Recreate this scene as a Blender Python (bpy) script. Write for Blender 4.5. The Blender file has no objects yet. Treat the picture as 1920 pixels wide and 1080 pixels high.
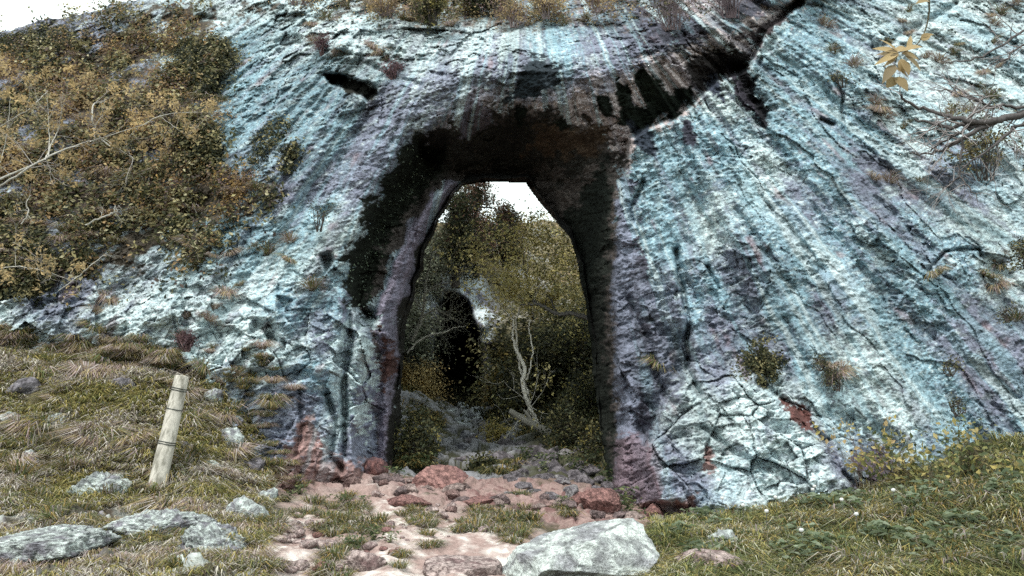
import bpy, bmesh, math, random
import numpy as np
from mathutils import Vector
R = math.radians
random.seed(7); rng = np.random.default_rng(7)
S = bpy.context.scene; C = S.collection

# ---------------------------------------------------------------- camera
F_PX = 1507.0; PITCH = R(12); EYE = 1.6
cam_d = bpy.data.cameras.new('camera'); cam = bpy.data.objects.new('camera', cam_d); C.objects.link(cam)
cam.location = (0, 0, EYE); cam.rotation_euler = (R(90) + PITCH, 0, 0)
cam_d.sensor_width = 36; cam_d.lens = 36 * F_PX / 1920; cam_d.clip_end = 2000; cam_d.clip_start = 0.05
S.camera = cam

# ---------------------------------------------------------------- sky, sun, exposure
SUN_EL, SUN_AZ = 58, 205            # azimuth clockwise from +Y: behind the camera, a little to the left
w = bpy.data.worlds.new('World'); S.world = w; w.use_nodes = True
nt = w.node_tree; bg = nt.nodes['Background']
sky = nt.nodes.new('ShaderNodeTexSky'); sky.sky_type = 'NISHITA'; sky.sun_disc = False
sky.sun_elevation = R(SUN_EL); sky.sun_rotation = R(SUN_AZ)
tc = nt.nodes.new('ShaderNodeTexCoord'); nz = nt.nodes.new('ShaderNodeTexNoise')
nz.inputs['Scale'].default_value = 3.2; nz.inputs['Detail'].default_value = 6
cr = nt.nodes.new('ShaderNodeValToRGB'); cr.color_ramp.elements[0].position = .3; cr.color_ramp.elements[1].position = .52
cr.color_ramp.elements[0].color = (.72, .72, .72, 1)
mx = nt.nodes.new('ShaderNodeMix'); mx.data_type = 'RGBA'; mx.inputs['B'].default_value = (8.0, 9.0, 8.7, 1)
nt.links.new(tc.outputs['Generated'], nz.inputs['Vector']); nt.links.new(nz.outputs['Fac'], cr.inputs['Fac'])
nt.links.new(cr.outputs['Color'], mx.inputs['Factor']); nt.links.new(sky.outputs['Color'], mx.inputs['A'])
nt.links.new(mx.outputs['Result'], bg.inputs['Color']); bg.inputs['Strength'].default_value = 0.15
sd = bpy.data.lights.new('sun', 'SUN'); sd.energy = 2.6; sd.angle = R(11); sd.color = (1, .96, .9)
sun = bpy.data.objects.new('sun', sd); C.objects.link(sun)
az = R(SUN_AZ); el = R(SUN_EL)
sun_dir = Vector((math.sin(az) * math.cos(el), math.cos(az) * math.cos(el), math.sin(el)))
sun.rotation_euler = sun_dir.to_track_quat('Z', 'Y').to_euler()
S.view_settings.view_transform = 'Standard'; S.view_settings.look = 'None'
S.view_settings.exposure = 0.48; S.view_settings.gamma = 1
S.render.engine = 'CYCLES'
S.cycles.use_denoising = False; S.cycles.max_bounces = 5; S.cycles.diffuse_bounces = 2; S.cycles.glossy_bounces = 1; S.cycles.transmission_bounces = 2
S.cycles.transparent_max_bounces = 4; S.cycles.caustics_reflective = False; S.cycles.caustics_refractive = False

# ---------------------------------------------------------------- numeric helpers
cp, sp_ = math.cos(PITCH), math.sin(PITCH)
def P(u, v, D):
    """world point seen at photo pixel (u, v) at distance y = D"""
    u = np.asarray(u, float); v = np.asarray(v, float); D = np.asarray(D, float)
    a = (u - 960) / F_PX; b = (540 - v) / F_PX
    k = D / (cp - b * sp_)
    return np.stack(np.broadcast_arrays(a * k, D, EYE + (sp_ + b * cp) * k), -1)
_pr = np.random.default_rng(11); PERM = _pr.permutation(256).astype(np.int32); PERM = np.concatenate([PERM, PERM, PERM])
GR = _pr.normal(size=(256, 3)).astype(np.float32); GR /= np.linalg.norm(GR, axis=1)[:, None]
def noise(x, y, z):
    x = np.asarray(x, np.float32); y = np.asarray(y, np.float32); z = np.asarray(z, np.float32)
    x, y, z = np.broadcast_arrays(x, y, z)
    xi = np.floor(x).astype(np.int32); yi = np.floor(y).astype(np.int32); zi = np.floor(z).astype(np.int32)
    xf = x - xi; yf = y - yi; zf = z - zi
    sx = xf*xf*(3-2*xf); sy = yf*yf*(3-2*yf); sz = zf*zf*(3-2*zf)
    xi &= 255; yi &= 255; zi &= 255
    out = 0
    for dx in (0, 1):
        wx = sx if dx else 1 - sx; hx = PERM[xi + dx]
        for dy in (0, 1):
            wy = sy if dy else 1 - sy; hy = PERM[hx + yi + dy]
            for dz in (0, 1):
                wz = sz if dz else 1 - sz; g = GR[PERM[hy + zi + dz] & 255]
                out = out + wx*wy*wz*(g[..., 0]*(xf-dx) + g[..., 1]*(yf-dy) + g[..., 2]*(zf-dz))
    return out * 1.6
def fbm(p, f, o=4, g=.5, s=0.0):
    a = 1.0; t = 0; n = 0
    for i in range(o):
        t = t + a * noise(p[..., 0]*f + s, p[..., 1]*f + 3.1*s, p[..., 2]*f + 7.7); n += a; a *= g; f *= 2.03; s += 5.3
    return t / n
def ridged(p, f, o=4, s=0.0):
    a = 1.0; t = 0; n = 0
    for i in range(o):
        t = t + a * (1 - 2*np.abs(noise(p[..., 0]*f + s, p[..., 1]*f + s*2, p[..., 2]*f + 1.7))); n += a; a *= .5; f *= 2.1; s += 9.1
    return t / n
def worley(x, y, seed=0):
    """distance to nearest and second nearest cell point, and a per cell value"""
    r = np.random.default_rng(seed); tab = r.random((256, 3)).astype(np.float32)
    xi = np.floor(x).astype(np.int32); yi = np.floor(y).astype(np.int32)
    d1 = np.full(x.shape, 9., np.float32); d2 = d1.copy(); idv = np.zeros(x.shape, np.float32)
    for i in (-1, 0, 1):
        for j in (-1, 0, 1):
            h = PERM[PERM[(xi + i) & 255] + ((yi + j) & 255)] & 255
            t = tab[h]; d = np.sqrt((xi + i + t[..., 0] - x)**2 + (yi + j + t[..., 1] - y)**2)
            m = d < d1; d2 = np.where(m, d1, np.minimum(d2, d)); idv = np.where(m, t[..., 2], idv); d1 = np.where(m, d, d1)
    return d1, d2, idv
def facets(x, y, seed=0):
    """broken rock: every cell is a tilted plane of its own height"""
    r = np.random.default_rng(seed); tab = r.random((256, 6)).astype(np.float32)
    xi = np.floor(x).astype(np.int32); yi = np.floor(y).astype(np.int32)
    d1 = np.full(x.shape, 9., np.float32); d2 = d1.copy(); hh = np.zeros(x.shape, np.float32)
    for i in (-1, 0, 1):
        for j in (-1, 0, 1):
            t = tab[PERM[PERM[(xi + i) & 255] + ((yi + j) & 255)] & 255]
            dx = xi + i + t[..., 0] - x; dy = yi + j + t[..., 1] - y; d = dx*dx + dy*dy; m = d < d1
            h = (t[..., 2] - .5) + 1.3*(t[..., 3] - .5)*dx + 1.6*(t[..., 4] - .35)*dy
            d2 = np.where(m, d1, np.minimum(d2, d)); d1 = np.where(m, d, d1); hh = np.where(m, h, hh)
    return hh, np.sqrt(d2) - np.sqrt(d1)
def sstep(x, a, b):
    t = np.clip((x - a) / (b - a), 0, 1); return t*t*(3 - 2*t)
def sdf(u, v, poly):
    """signed pixel distance, positive inside"""
    u = np.asarray(u, np.float32); v = np.asarray(v, np.float32)
    d = np.full(u.shape, 1e9, np.float32); ins = np.zeros(u.shape, bool); n = len(poly)
    for i in range(n):
        x0, y0 = poly[i]; x1, y1 = poly[(i+1) % n]
        ex, ey = x1 - x0, y1 - y0
        t = np.clip(((u-x0)*ex + (v-y0)*ey) / (ex*ex + ey*ey + 1e-9), 0, 1)
        d = np.minimum(d, (u-x0-t*ex)**2 + (v-y0-t*ey)**2)
        if y0 != y1: ins ^= ((y0 > v) != (y1 > v)) & (u < x0 + (v-y0)*ex/ey)
    d = np.sqrt(d); return np.where(ins, d, -d)
def dline(u, v, pts):
    d = np.full(np.shape(u), 1e9, np.float32)
    for (x0, y0), (x1, y1) in zip(pts[:-1], pts[1:]):
        ex, ey = x1 - x0, y1 - y0
        t = np.clip(((u-x0)*ex + (v-y0)*ey) / (ex*ex + ey*ey + 1e-9), 0, 1)
        d = np.minimum(d, (u-x0-t*ex)**2 + (v-y0-t*ey)**2)
    return np.sqrt(d)
class TPS:
    def __init__(s, pts, reg=0.0, sc=500.):
        p = np.array(pts, float); s.sc = sc; s.x = p[:, :2] / sc; n = len(p)
        K = s.k(s.x, s.x) + reg*np.eye(n); Q = np.hstack([np.ones((n, 1)), s.x])
        A = np.block([[K, Q], [Q.T, np.zeros((3, 3))]])
        s.w = np.linalg.solve(A, np.vstack([p[:, 2:], np.zeros((3, p.shape[1]-2))]))
    def k(s, a, b):
        r2 = ((a[:, None] - b[None])**2).sum(-1) + 1e-12; return .5*r2*np.log(r2)
    def __call__(s, u, v):
        sh = np.shape(u); X = np.stack([np.ravel(u), np.ravel(v)], -1) / s.sc; out = []
        for i in range(0, len(X), 50000):
            x = X[i:i+50000]; out.append(s.k(x, s.x) @ s.w[:-3] + s.w[-3] + x @ s.w[-2:])
        return np.concatenate(out).reshape(sh + (-1,)).squeeze(-1)
def coarse(fn, us, vs, step=16):
    """evaluate fn on a coarse lattice and interpolate to the grid lines us x vs"""
    cu = np.arange(us[0] - step, us[-1] + 2*step, step); cv = np.arange(vs[0] - step, vs[-1] + 2*step, step)
    G = fn(*np.meshgrid(cu, cv)); G = G if G.ndim == 3 else G[..., None]
    iu = (us - cu[0]) / step; i0 = iu.astype(int); fu = (iu - i0)[None, :, None]
    iv = (vs - cv[0]) / step; j0 = iv.astype(int); fv = (iv - j0)[:, None, None]
    fu = fu*fu*(3-2*fu)*0 + fu
    a = G[j0][:, i0]*(1-fu) + G[j0][:, i0+1]*fu; b = G[j0+1][:, i0]*(1-fu) + G[j0+1][:, i0+1]*fu
    return (a*(1-fv) + b*fv).squeeze()

# ---------------------------------------------------------------- materials
def mat(name, rough=.9, spec=.15, attr=True, base=(.3, .3, .3), nscale=(20, 90), nstr=.5, bump=.5, bdist=.02, trans=0.0, stretch=None):
    m = bpy.data.materials.new(name); m.use_nodes = True; t = m.node_tree; N = t.nodes; L = t.links
    b = N['Principled BSDF']; b.inputs['Roughness'].default_value = rough; b.inputs['Specular IOR Level'].default_value = spec
    tc = N.new('ShaderNodeTexCoord'); vec = tc.outputs['Object']
    if stretch:
        mp = N.new('ShaderNodeMapping'); mp.inputs['Scale'].default_value = stretch[:3]; mp.inputs['Rotation'].default_value = stretch[3:]
        L.new(vec, mp.inputs['Vector']); vec = mp.outputs['Vector']
    if attr:
        a = N.new('ShaderNodeAttribute'); a.attribute_name = 'Col'; col = a.outputs['Color']
    else:
        a = N.new('ShaderNodeRGB'); a.outputs[0].default_value = (*base, 1); col = a.outputs[0]
    if nstr > 0:
        hs = []
        for sc in nscale:
            n = N.new('ShaderNodeTexNoise'); n.inputs['Scale'].default_value = sc; n.inputs['Detail'].default_value = 5; n.inputs['Roughness'].default_value = .65
            L.new(vec, n.inputs['Vector']); hs.append(n.outputs['Fac'])
        ad = N.new('ShaderNodeMath'); ad.operation = 'ADD'; L.new(hs[0], ad.inputs[0]); L.new(hs[1], ad.inputs[1])
        mr = N.new('ShaderNodeMapRange'); mr.inputs['From Min'].default_value = .75; mr.inputs['From Max'].default_value = 1.25
        mr.inputs['To Min'].default_value = 1 - nstr; mr.inputs['To Max'].default_value = 1 + nstr*.6
        L.new(ad.outputs[0], mr.inputs['Value'])
        vm = N.new('ShaderNodeVectorMath'); vm.operation = 'SCALE'; L.new(col, vm.inputs[0]); L.new(mr.outputs[0], vm.inputs['Scale']); col = vm.outputs[0]
        if bump > 0:
            bp = N.new('ShaderNodeBump'); bp.inputs['Strength'].default_value = bump; bp.inputs['Distance'].default_value = bdist
            L.new(ad.outputs[0], bp.inputs['Height']); L.new(bp.outputs[0], b.inputs['Normal'])
    L.new(col, b.inputs['Base Color'])
    if trans > 0:
        tr = N.new('ShaderNodeBsdfTranslucent'); L.new(col, tr.inputs['Color']); ms = N.new('ShaderNodeMixShader'); ms.inputs[0].default_value = trans
        L.new(b.outputs[0], ms.inputs[1]); L.new(tr.outputs[0], ms.inputs[2]); L.new(ms.outputs[0], N['Material Output'].inputs['Surface'])
    return m
M_ROCK = mat('weathered_limestone', nscale=(6.5, 22), nstr=.62, bump=.7, bdist=.05, stretch=(.7, 1, 1.5, 0, R(-18), 0))
M_STONE = mat('loose_limestone', nscale=(12, 45), nstr=.6, bump=1., bdist=.05)
M_SOIL = mat('trodden_soil', nscale=(18, 90), nstr=.35, bump=.7, bdist=.02)
M_GRASS = mat('grass_blades', rough=.7, nstr=0, trans=.3)
M_LEAF = mat('leaves', rough=.6, spec=.3, nstr=0, trans=.42)
M_BARK = mat('pale_bark', nscale=(25, 110), nstr=.45, bump=.6, bdist=.01)
M_WOOD = mat('weathered_post_wood', nscale=(30, 120), nstr=.4, bump=.5, bdist=.008, stretch=(3, 3, .25, 0, 0, 0))
M_WIRE = mat('dark_wire', attr=False, base=(.06, .065, .06), nscale=(30, 90), nstr=.3, bump=0, rough=.5)

# ---------------------------------------------------------------- objects
def link(name, V, Fc, m, col=None, parent=None, loc=None, smooth=True):
    V = np.asarray(V, np.float32); me = bpy.data.meshes.new(name)
    if loc is not None: V = V - np.asarray(loc, np.float32)
    if not isinstance(Fc, (list, tuple)): Fc = [Fc]
    Fc = [f for f in Fc if len(f)]
    li = np.concatenate([f.ravel() for f in Fc]).astype(np.int32)
    tot = np.concatenate([np.full(len(f), f.shape[1], np.int32) for f in Fc]); st = np.concatenate([[0], np.cumsum(tot)[:-1]]).astype(np.int32)
    me.vertices.add(len(V)); me.vertices.foreach_set('co', V.ravel())
    me.loops.add(len(li)); me.loops.foreach_set('vertex_index', li)
    me.polygons.add(len(tot)); me.polygons.foreach_set('loop_start', st)
    me.update(calc_edges=True)
    me.polygons.foreach_set('use_smooth', np.full(len(tot), smooth))
    if col is not None:
        c = np.ones((len(V), 4), np.float32); c[:, :3] = np.broadcast_to(np.clip(col, 0, 1), (len(V), 3))
        at = me.color_attributes.new('Col', 'FLOAT_COLOR', 'POINT'); at.data.foreach_set('color', c.ravel())
    me.materials.append(m)
    o = bpy.data.objects.new(name, me); C.objects.link(o)
    if loc is not None: o.location = [float(t) for t in loc]
    if parent is not None: o.parent = parent; 
    return o
def tag(o, label=None, cat=None, group=None, kind=None):
    if label: o['label'] = label
    if cat: o['category'] = cat
    if group: o['group'] = group
    if kind: o['kind'] = kind
    return o
def empty(name, loc, label, cat, group=None):
    o = bpy.data.objects.new(name, None); C.objects.link(o); o.location = [float(t) for t in loc]; o.empty_display_size = .2
    return tag(o, label, cat, group)
def gridfaces(nv, nu, mask=None):
    i = np.arange(nv*nu).reshape(nv, nu)
    f = np.stack([i[:-1, :-1], i[1:, :-1], i[1:, 1:], i[:-1, 1:]], -1)
    return f[mask] if mask is not None else f.reshape(-1, 4)
def mixc(a, b, t): return a*(1 - t[..., None]) + np.asarray(b)*t[..., None]
def blades(base, ln, wd, lean, az, col, droop=.5, up=None):
    """curved tapering blades: base (n,3), returns verts, faces, colours"""
    n = len(base); d = np.stack([np.cos(az), np.sin(az), np.zeros(n)], -1); sd_ = np.stack([-np.sin(az), np.cos(az), np.zeros(n)], -1)
    U = np.array([0, 0, 1.]) if up is None else up
    def at(t): return base + U*(ln*t*np.cos(lean*t*1.2) * (1 - droop*t*t))[:, None] + d*(ln*t*np.sin(lean*(.5 + t)))[:, None]
    tw = rng.uniform(-.8, .8, n)[:, None]; sv = sd_*np.cos(tw) + d*np.sin(tw)
    v = np.stack([at(0) - sv*wd[:, None]/2, at(0) + sv*wd[:, None]/2, at(.5) - sv*wd[:, None]*.42, at(.5) + sv*wd[:, None]*.42, at(1)], 1).reshape(-1, 3)
    k = np.arange(n)[:, None]*5
    return v, [np.concatenate([k, k+1, k+3, k+2], 1), np.concatenate([k+2, k+3, k+4], 1)], np.repeat(col, 5, 0)
def leaves(c, size, col, nrm=None, jit=1.0, asp=.55):
    """one diamond leaf per centre, folded along its midrib"""
    n = len(c); a = rng.normal(size=(n, 3)); a /= np.linalg.norm(a, axis=1)[:, None]
    if nrm is not None:
        a = nrm + a*jit; a /= np.linalg.norm(a, axis=1)[:, None]
    b = rng.normal(size=(n, 3)); t = np.cross(a, b); t /= np.linalg.norm(t, axis=1)[:, None]; s = np.cross(a, t)
    sz = np.broadcast_to(size, (n,))[:, None]
    v = np.stack([c - t*sz*.5, c + s*sz*asp*.5 + a*sz*.12, c + t*sz*.5, c - s*sz*asp*.5 + a*sz*.12], 1).reshape(-1, 3)
    k = np.arange(n)[:, None]*4
    return v, np.concatenate([np.concatenate([k, k+1, k+2], 1), np.concatenate([k, k+2, k+3], 1)]), np.repeat(col, 4, 0)
def pal(n, cols, wts, var=.25):
    cols = np.array(cols); i = rng.choice(len(cols), n, p=np.array(wts)/sum(wts)); return cols[i]*rng.uniform(1-var, 1+var, (n, 1))
class Tubes:
    def __init__(s): s.V = []; s.F = []; s.n = 0; s.c = []
    def add(s, pts, r, k=6, col=(.3, .28, .25)):
        p = np.asarray(pts, float); r = np.broadcast_to(r, (len(p),)); t = np.gradient(p, axis=0); t /= np.linalg.norm(t, axis=1)[:, None] + 1e-9
        ref = np.array([.31, .83, .17]); a = np.cross(t, ref); a /= np.linalg.norm(a, axis=1)[:, None] + 1e-9; b = np.cross(t, a)
        th = np.arange(k)*2*math.pi/k
        v = p[:, None] + r[:, None, None]*(a[:, None]*np.cos(th)[None, :, None] + b[:, None]*np.sin(th)[None, :, None])
        i = np.arange(len(p)*k).reshape(len(p), k) + s.n; j = np.roll(i, -1, 1)
        s.F.append(np.stack([i[:-1], j[:-1], j[1:], i[1:]], -1).reshape(-1, 4)); s.V.append(v.reshape(-1, 3)); s.n += len(p)*k
        s.c.append(np.broadcast_to(np.asarray(col, float), (len(p)*k, 3)))
    def build(s, name, m, parent=None, loc=None):
        return link(name, np.concatenate(s.V), np.concatenate(s.F), m, np.concatenate(s.c), parent, loc)
def smoothline(pts, n=4, wob=0.0):
    """Catmull-Rom through control points (last column may be the radius)"""
    p = np.asarray(pts, float); q = np.vstack([2*p[0]-p[1], p, 2*p[-1]-p[-2]]); out = []
    for i in range(1, len(q)-2):
        for t in np.arange(n)/n:
            out.append(.5*((2*q[i]) + (q[i+1]-q[i-1])*t + (2*q[i-1]-5*q[i]+4*q[i+1]-q[i+2])*t*t + (3*q[i]-q[i-1]-3*q[i+1]+q[i+2])*t**3))
    out.append(p[-1]); out = np.array(out)
    if wob: out[1:-1, :3] += rng.normal(size=(len(out)-2, 3))*wob
    return out
def px(u, v, D, r): return np.append(P(u, v, D), r)

# ================================================================ THE CLIFF
# distances (m) of the rock face at photo pixels, the arch left out
CL = [(-700,800,16),(-700,100,26),(-400,700,15.5),(-400,100,23),(-400,-250,27),(0,850,14.3),(0,700,15),(0,560,15.6),(0,400,16.8),(0,200,19.5),(0,60,22),
 (200,620,15.2),(200,400,16.8),(200,200,18.8),(200,40,21),(350,700,14.6),(350,560,15),(400,400,16.2),(400,200,17.6),(400,20,20),(370,900,13.5),
 (500,900,13.2),(500,760,14),(500,600,14.8),(520,420,15.6),(540,250,16.4),(560,80,17.8),(600,900,13.9),(600,700,14.6),(620,500,15.2),(660,300,15.8),
 (700,150,16.1),(700,60,17.2),(720,900,14.6),(720,700,15.2),(850,130,15.9),(850,60,17),(960,130,15.6),(960,70,16.4),(1100,110,15.6),(1100,40,16.8),(1250,90,15.7),(1250,20,16.8),
 (1400,20,16.2),(1200,900,14.5),(1200,700,15),(1200,500,15.3),(1200,300,15.5),(960,300,16),(960,600,16),(960,900,15.5),
 (1300,900,13.6),(1300,650,14.6),(1300,400,15.2),(1330,200,15.6),(1450,850,13.2),(1450,600,14.5),(1450,350,15.3),(1480,100,16.2),(1500,-150,17.5),
 (1650,860,13.6),(1650,650,14.4),(1650,400,15.5),(1650,150,16.8),(1650,-100,18.5),(1920,860,14.6),(1920,650,15.2),(1920,400,16.4),(1920,150,18),(1920,-100,20),
 (2300,900,14),(2300,400,16.5),(2300,-100,21),(780,-20,19),(870,-10,19.3),(1000,-20,19.3),(1120,-40,19),(960,-250,24),(500,-250,21),(0,-250,26),(1500,-330,19),(600,1000,13.2),(1300,1000,13),(1900,1000,13.6),(0,1000,13.5)]
OUT = [(662,900),(655,820),(668,740),(675,660),(660,590),(640,545),(648,500),(672,440),(704,370),(738,318),(772,278),(812,244),(866,214),(930,195),(1000,200),(1080,215),
 (1135,245),(1168,296),(1180,350),(1166,430),(1156,520),(1160,620),(1172,720),(1186,800),(1175,850),(1160,930),(1160,1010),(662,1010)]
INN = [(868,347),(900,342),(935,340),(960,342),(986,342),(997,358),(1012,378),(1035,405),(1052,424),(1068,442),(1078,475),(1084,500),(1088,525),(1098,560),(1104,610),(1110,650),(1114,700),(1120,745),
 (1126,800),(1130,860),(1140,920),(1140,1010),(735,1010),(738,880),(744,830),(752,780),(750,740),(754,690),(757,640),(762,600),(775,560),(778,530),(792,505),(795,470),(812,440),(822,410),(840,385),(852,362)]
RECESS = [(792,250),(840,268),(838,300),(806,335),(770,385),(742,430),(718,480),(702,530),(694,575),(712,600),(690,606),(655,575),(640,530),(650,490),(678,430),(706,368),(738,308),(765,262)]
ALC = [(790,262),(830,212),(882,178),(950,160),(1050,158),(1130,140),(1210,120),(1290,90),(1370,60),(1440,22),(1500,-20),(1530,-30),(1500,10),(1450,45),(1420,90),(1402,130),(1345,150),(1305,190),(1255,228),(1210,240),(1182,262),
 (1170,400),(1090,430),(1060,350),(900,345),(830,335),(785,290)]
us = np.concatenate([np.arange(-700, -16, 9), np.arange(-16, 1936, 1.75), np.arange(1936, 2350, 9)]).astype(float)
vs = np.concatenate([np.arange(-330, -12, 6), np.arange(-12, 1012, 1.65)]).astype(float)
U, Vv = np.meshgrid(us, vs)
tps = TPS(CL, .002); D0 = coarse(tps, us, vs)
q0 = P(U, Vv, D0)
wu = fbm(q0, .9, 3, s=2.)*16 + fbm(q0, 4., 3, s=8.)*7; wv = fbm(q0, .9, 3, s=31.)*14 + fbm(q0, 4., 3, s=44.)*6     # ragged outlines
Uw = U + wu; Vw = Vv + wv
sO = sdf(Uw, Vw, OUT); sI = sdf(U + wu*.18, Vv + wv*.10, INN)
fade = sstep(sO, -60, 10)
# polar streak coordinates: the flutes of the face fan out from above the arch
th = .8*np.arctan2(U - 985, np.maximum(Vv + 270, 60)); rr = np.hypot(U - 985, Vv + 270) / 100
q1 = q0.copy(); 
# large relief
flu = noise(th*17, rr*.22, 1.5) + .55*noise(th*38 + wu*.03, rr*.4, 6.5) + .3*noise(th*85 + wu*.05, rr*.8, 9.5)
lump = fbm(q0, .32, 3, s=1.) ; mid = ridged(q0*np.array([.75, 1, 1.25]), .85, 4, s=3.)
rot = np.stack([q0[..., 0]*.87 + q0[..., 2]*.42, q0[..., 1], (-q0[..., 0]*.42 + q0[..., 2]*.87)*2.3], -1)     # dipping beds
bed = ridged(rot, 1.1, 4, s=12.); fine = fbm(rot, 5.5, 4, .6, s=20.); pit = ridged(rot, 7., 3, s=27.)
w1, w2, wid = worley((q0[..., 0]*.95 + q0[..., 2]*.3)*1.5 + wu*.02, q0[..., 2]*1.7 + wv*.02, 3)
x1, x2, xid = worley(q0[..., 0]*4.2 + q0[..., 2]*.8 + wu*.04, q0[..., 2]*5.2 + wv*.04, 5)
blockm = np.clip(sstep(sdf(U, Vv, [(-720,1010),(-720,480),(0,520),(200,560),(380,540),(560,590),(650,600),(700,590),(745,640),(745,1010)]), -60, 40)
   + sstep(sdf(U, Vv, [(1140,1010),(1150,780),(1200,600),(1250,520),(1290,560),(1310,660),(1330,700),(1420,690),(1560,790),(1640,930),(1640,1010)]), -50, 40)
   + .7*sstep(sdf(U, Vv, [(500,130),(520,-340),(900,-340),(900,70),(700,120)]), -40, 40), 0, 1)
rightm = sstep(U, 1180, 1300)*(1 - blockm)
fx, fz = q0[..., 0] + .10*fbm(q0, 2., 3, s=140.), q0[..., 2] + .10*fbm(q0, 2., 3, s=150.)
f1, e1_ = facets(fx*1.25 + fz*.45, fz*1.35 - fx*.3, 3); f2, e2_ = facets(fx*3.1 + fz*1.2, fz*4. - fx*.9, 5); f3, e3_ = facets(fx*7.5 + fz*2.5, fz*12. - fx*4., 6); f4, e4_ = facets(th*26 + fbm(q0, .8, 3, s=170.)*1.6, rr*.55 + fz*.5, 7); ckm = sstep(fbm(q0, .9, 3, s=180.), -.05, .3)
smooth_ = rightm*sstep(lump, -.25, .15); brk = sstep(fbm(q0, .55, 3, s=160.), -.15, .2)
D = D0 + .34*flu*(.35 + .65*np.maximum(rightm, sstep(U, 700, 560)*(1-blockm))) - .30*lump - .12*mid*(1 - .5*rightm) - .08*bed
D = D - (.045 + .02*brk)*fine*(1 - .6*smooth_) - .033*pit*(1 - .65*smooth_) - .02*fbm(rot, 16., 2, .6, s=29.)
D = D + blockm*(.38*f1 + .20*f2 + .07*f3 + .14*ckm*np.exp(-(e1_/.03)**2) + .04*ckm*np.exp(-(e2_/.05)**2))
D = D + (1-blockm)*(.15*f1*brk + .10*f4*rightm + (.05 + .07*brk)*f2 + (.025 + .035*brk)*f3 + .05*brk*ckm*np.exp(-(e2_/.05)**2))
# main forms: (polygon, metres deeper, softness px)
FORMS = [([(1225,960),(1200,860),(1262,735),(1330,718),(1420,700),(1470,760),(1520,800),(1560,850),(1600,885),(1625,935),(1500,1010),(1225,1010)], -.55, 20),
 ([(1150,960),(1140,830),(1175,810),(1230,830),(1255,900),(1250,960)], -.45, 22),
 ([(1262,500),(1300,470),(1330,560),(1330,660),(1400,730),(1290,720),(1262,620)], -.22, 18),
 ([(470,720),(430,600),(520,560),(600,640),(640,740),(650,900),(520,920)], -.28, 24),
 ([(650,660),(690,610),(712,640),(700,720),(708,800),(700,900),(660,900),(655,780)], -.22, 34), ([(676,600),(700,590),(712,640),(690,650)], .25, 12), ([(640,585),(672,575),(690,600),(660,640),(645,760),(650,860),(640,880),(634,700)], .35, 12),
 ([(842,332),(866,338),(820,400),(792,446),(775,500),(762,560),(748,640),(742,720),(738,900),(712,900),(716,760),(722,660),(705,610),(716,560),(738,480),(770,420),(800,370)], -1.0, 14),
 ([(608,140),(640,142),(700,162),(706,176),(688,188),(660,172),(622,160)], .9, 5),
 ([(596,392),(620,384),(640,400),(622,424),(604,430)], .35, 10), ([(602,480),(618,474),(624,490),(610,512)], .5, 6),
 ([(478,600),(512,604),(520,640),(494,650),(470,630)], .5, 9), ([(520,556),(545,562),(540,586),(522,580)], .35, 6), ([(500,700),(570,690),(590,712),(520,722)], .4, 8),
 ([(1262,640),(1296,610),(1300,680),(1282,710),(1262,700)], .35, 10), ([(1370,110),(1396,120),(1440,215),(1440,240),(1418,236),(1392,180)], .22, 8),
 ([(1200,960),(1230,940),(1290,950),(1290,985),(1210,990)], .4, 9), ([(1838,480),(1880,490),(1886,600),(1850,610)], .3, 12),
 ([(1500,770),(1540,800),(1600,870),(1650,880),(1700,840),(1660,800),(1560,770)], .3, 20), ([(1740,330),(1900,310),(1930,240),(1800,250)], -.4, 40),
 ([(1480,10),(1560,-20),(1700,-200),(1500,-200)], -.5, 30), ([(560,60),(600,40),(740,40),(760,90),(700,110),(600,100)], -.25, 18),
 ([(-60,600),(60,590),(180,580),(330,560),(340,600),(160,640),(-60,640)], -.25, 20)]
for poly, amt, so in FORMS: D = D + amt*sstep(sdf(U + wu*.5, Vv + wv*.5, poly), -so, so)
CRACKS = [([(1268,470),(1276,520),(1290,600),(1292,700),(1310,740)], .35, 5), ([(1745,505),(1775,472),(1832,466),(1838,480)], .3, 4), ([(1425,715),(1495,768),(1520,800),(1552,835),(1572,880),(1612,915)], .4, 7),
 ([(652,560),(660,640),(645,720),(648,860)], .35, 6), ([(612,740),(628,800),(620,860),(640,880)], .4, 6), ([(1205,340),(1184,392),(1190,410)], .3, 5), ([(1330,500),(1352,540)], .25, 4), ([(1180,560),(1215,640),(1236,720),(1262,760)], .3, 7),
 ([(1400,-10),(1440,20),(1500,5)], .4, 8), ([(1560,150),(1582,180),(1580,240)], .25, 4), ([(1540,224),(1560,232)], .3, 4), ([(560,730),(566,800),(552,850)], .25, 5), ([(690,120),(740,150),(790,160)], .15, 6), ([(330,60),(380,30),(420,40)], .3, 6),
 ([(1320,800),(1380,850),(1440,880)], .2, 6), ([(1470,60),(1430,100),(1416,150)], .12, 5), ([(1640,90),(1740,40),(1790,10)], .3, 7), ([(640,60),(700,90),(740,130)], .18, 6), ([(600,90),(660,104),(720,98)], .15, 4)]
for pts, amt, wd in CRACKS:
    D = D + amt*np.exp(-(dline(U + wu*.5, Vv + wv*.5, pts)/wd)**2)
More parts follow.
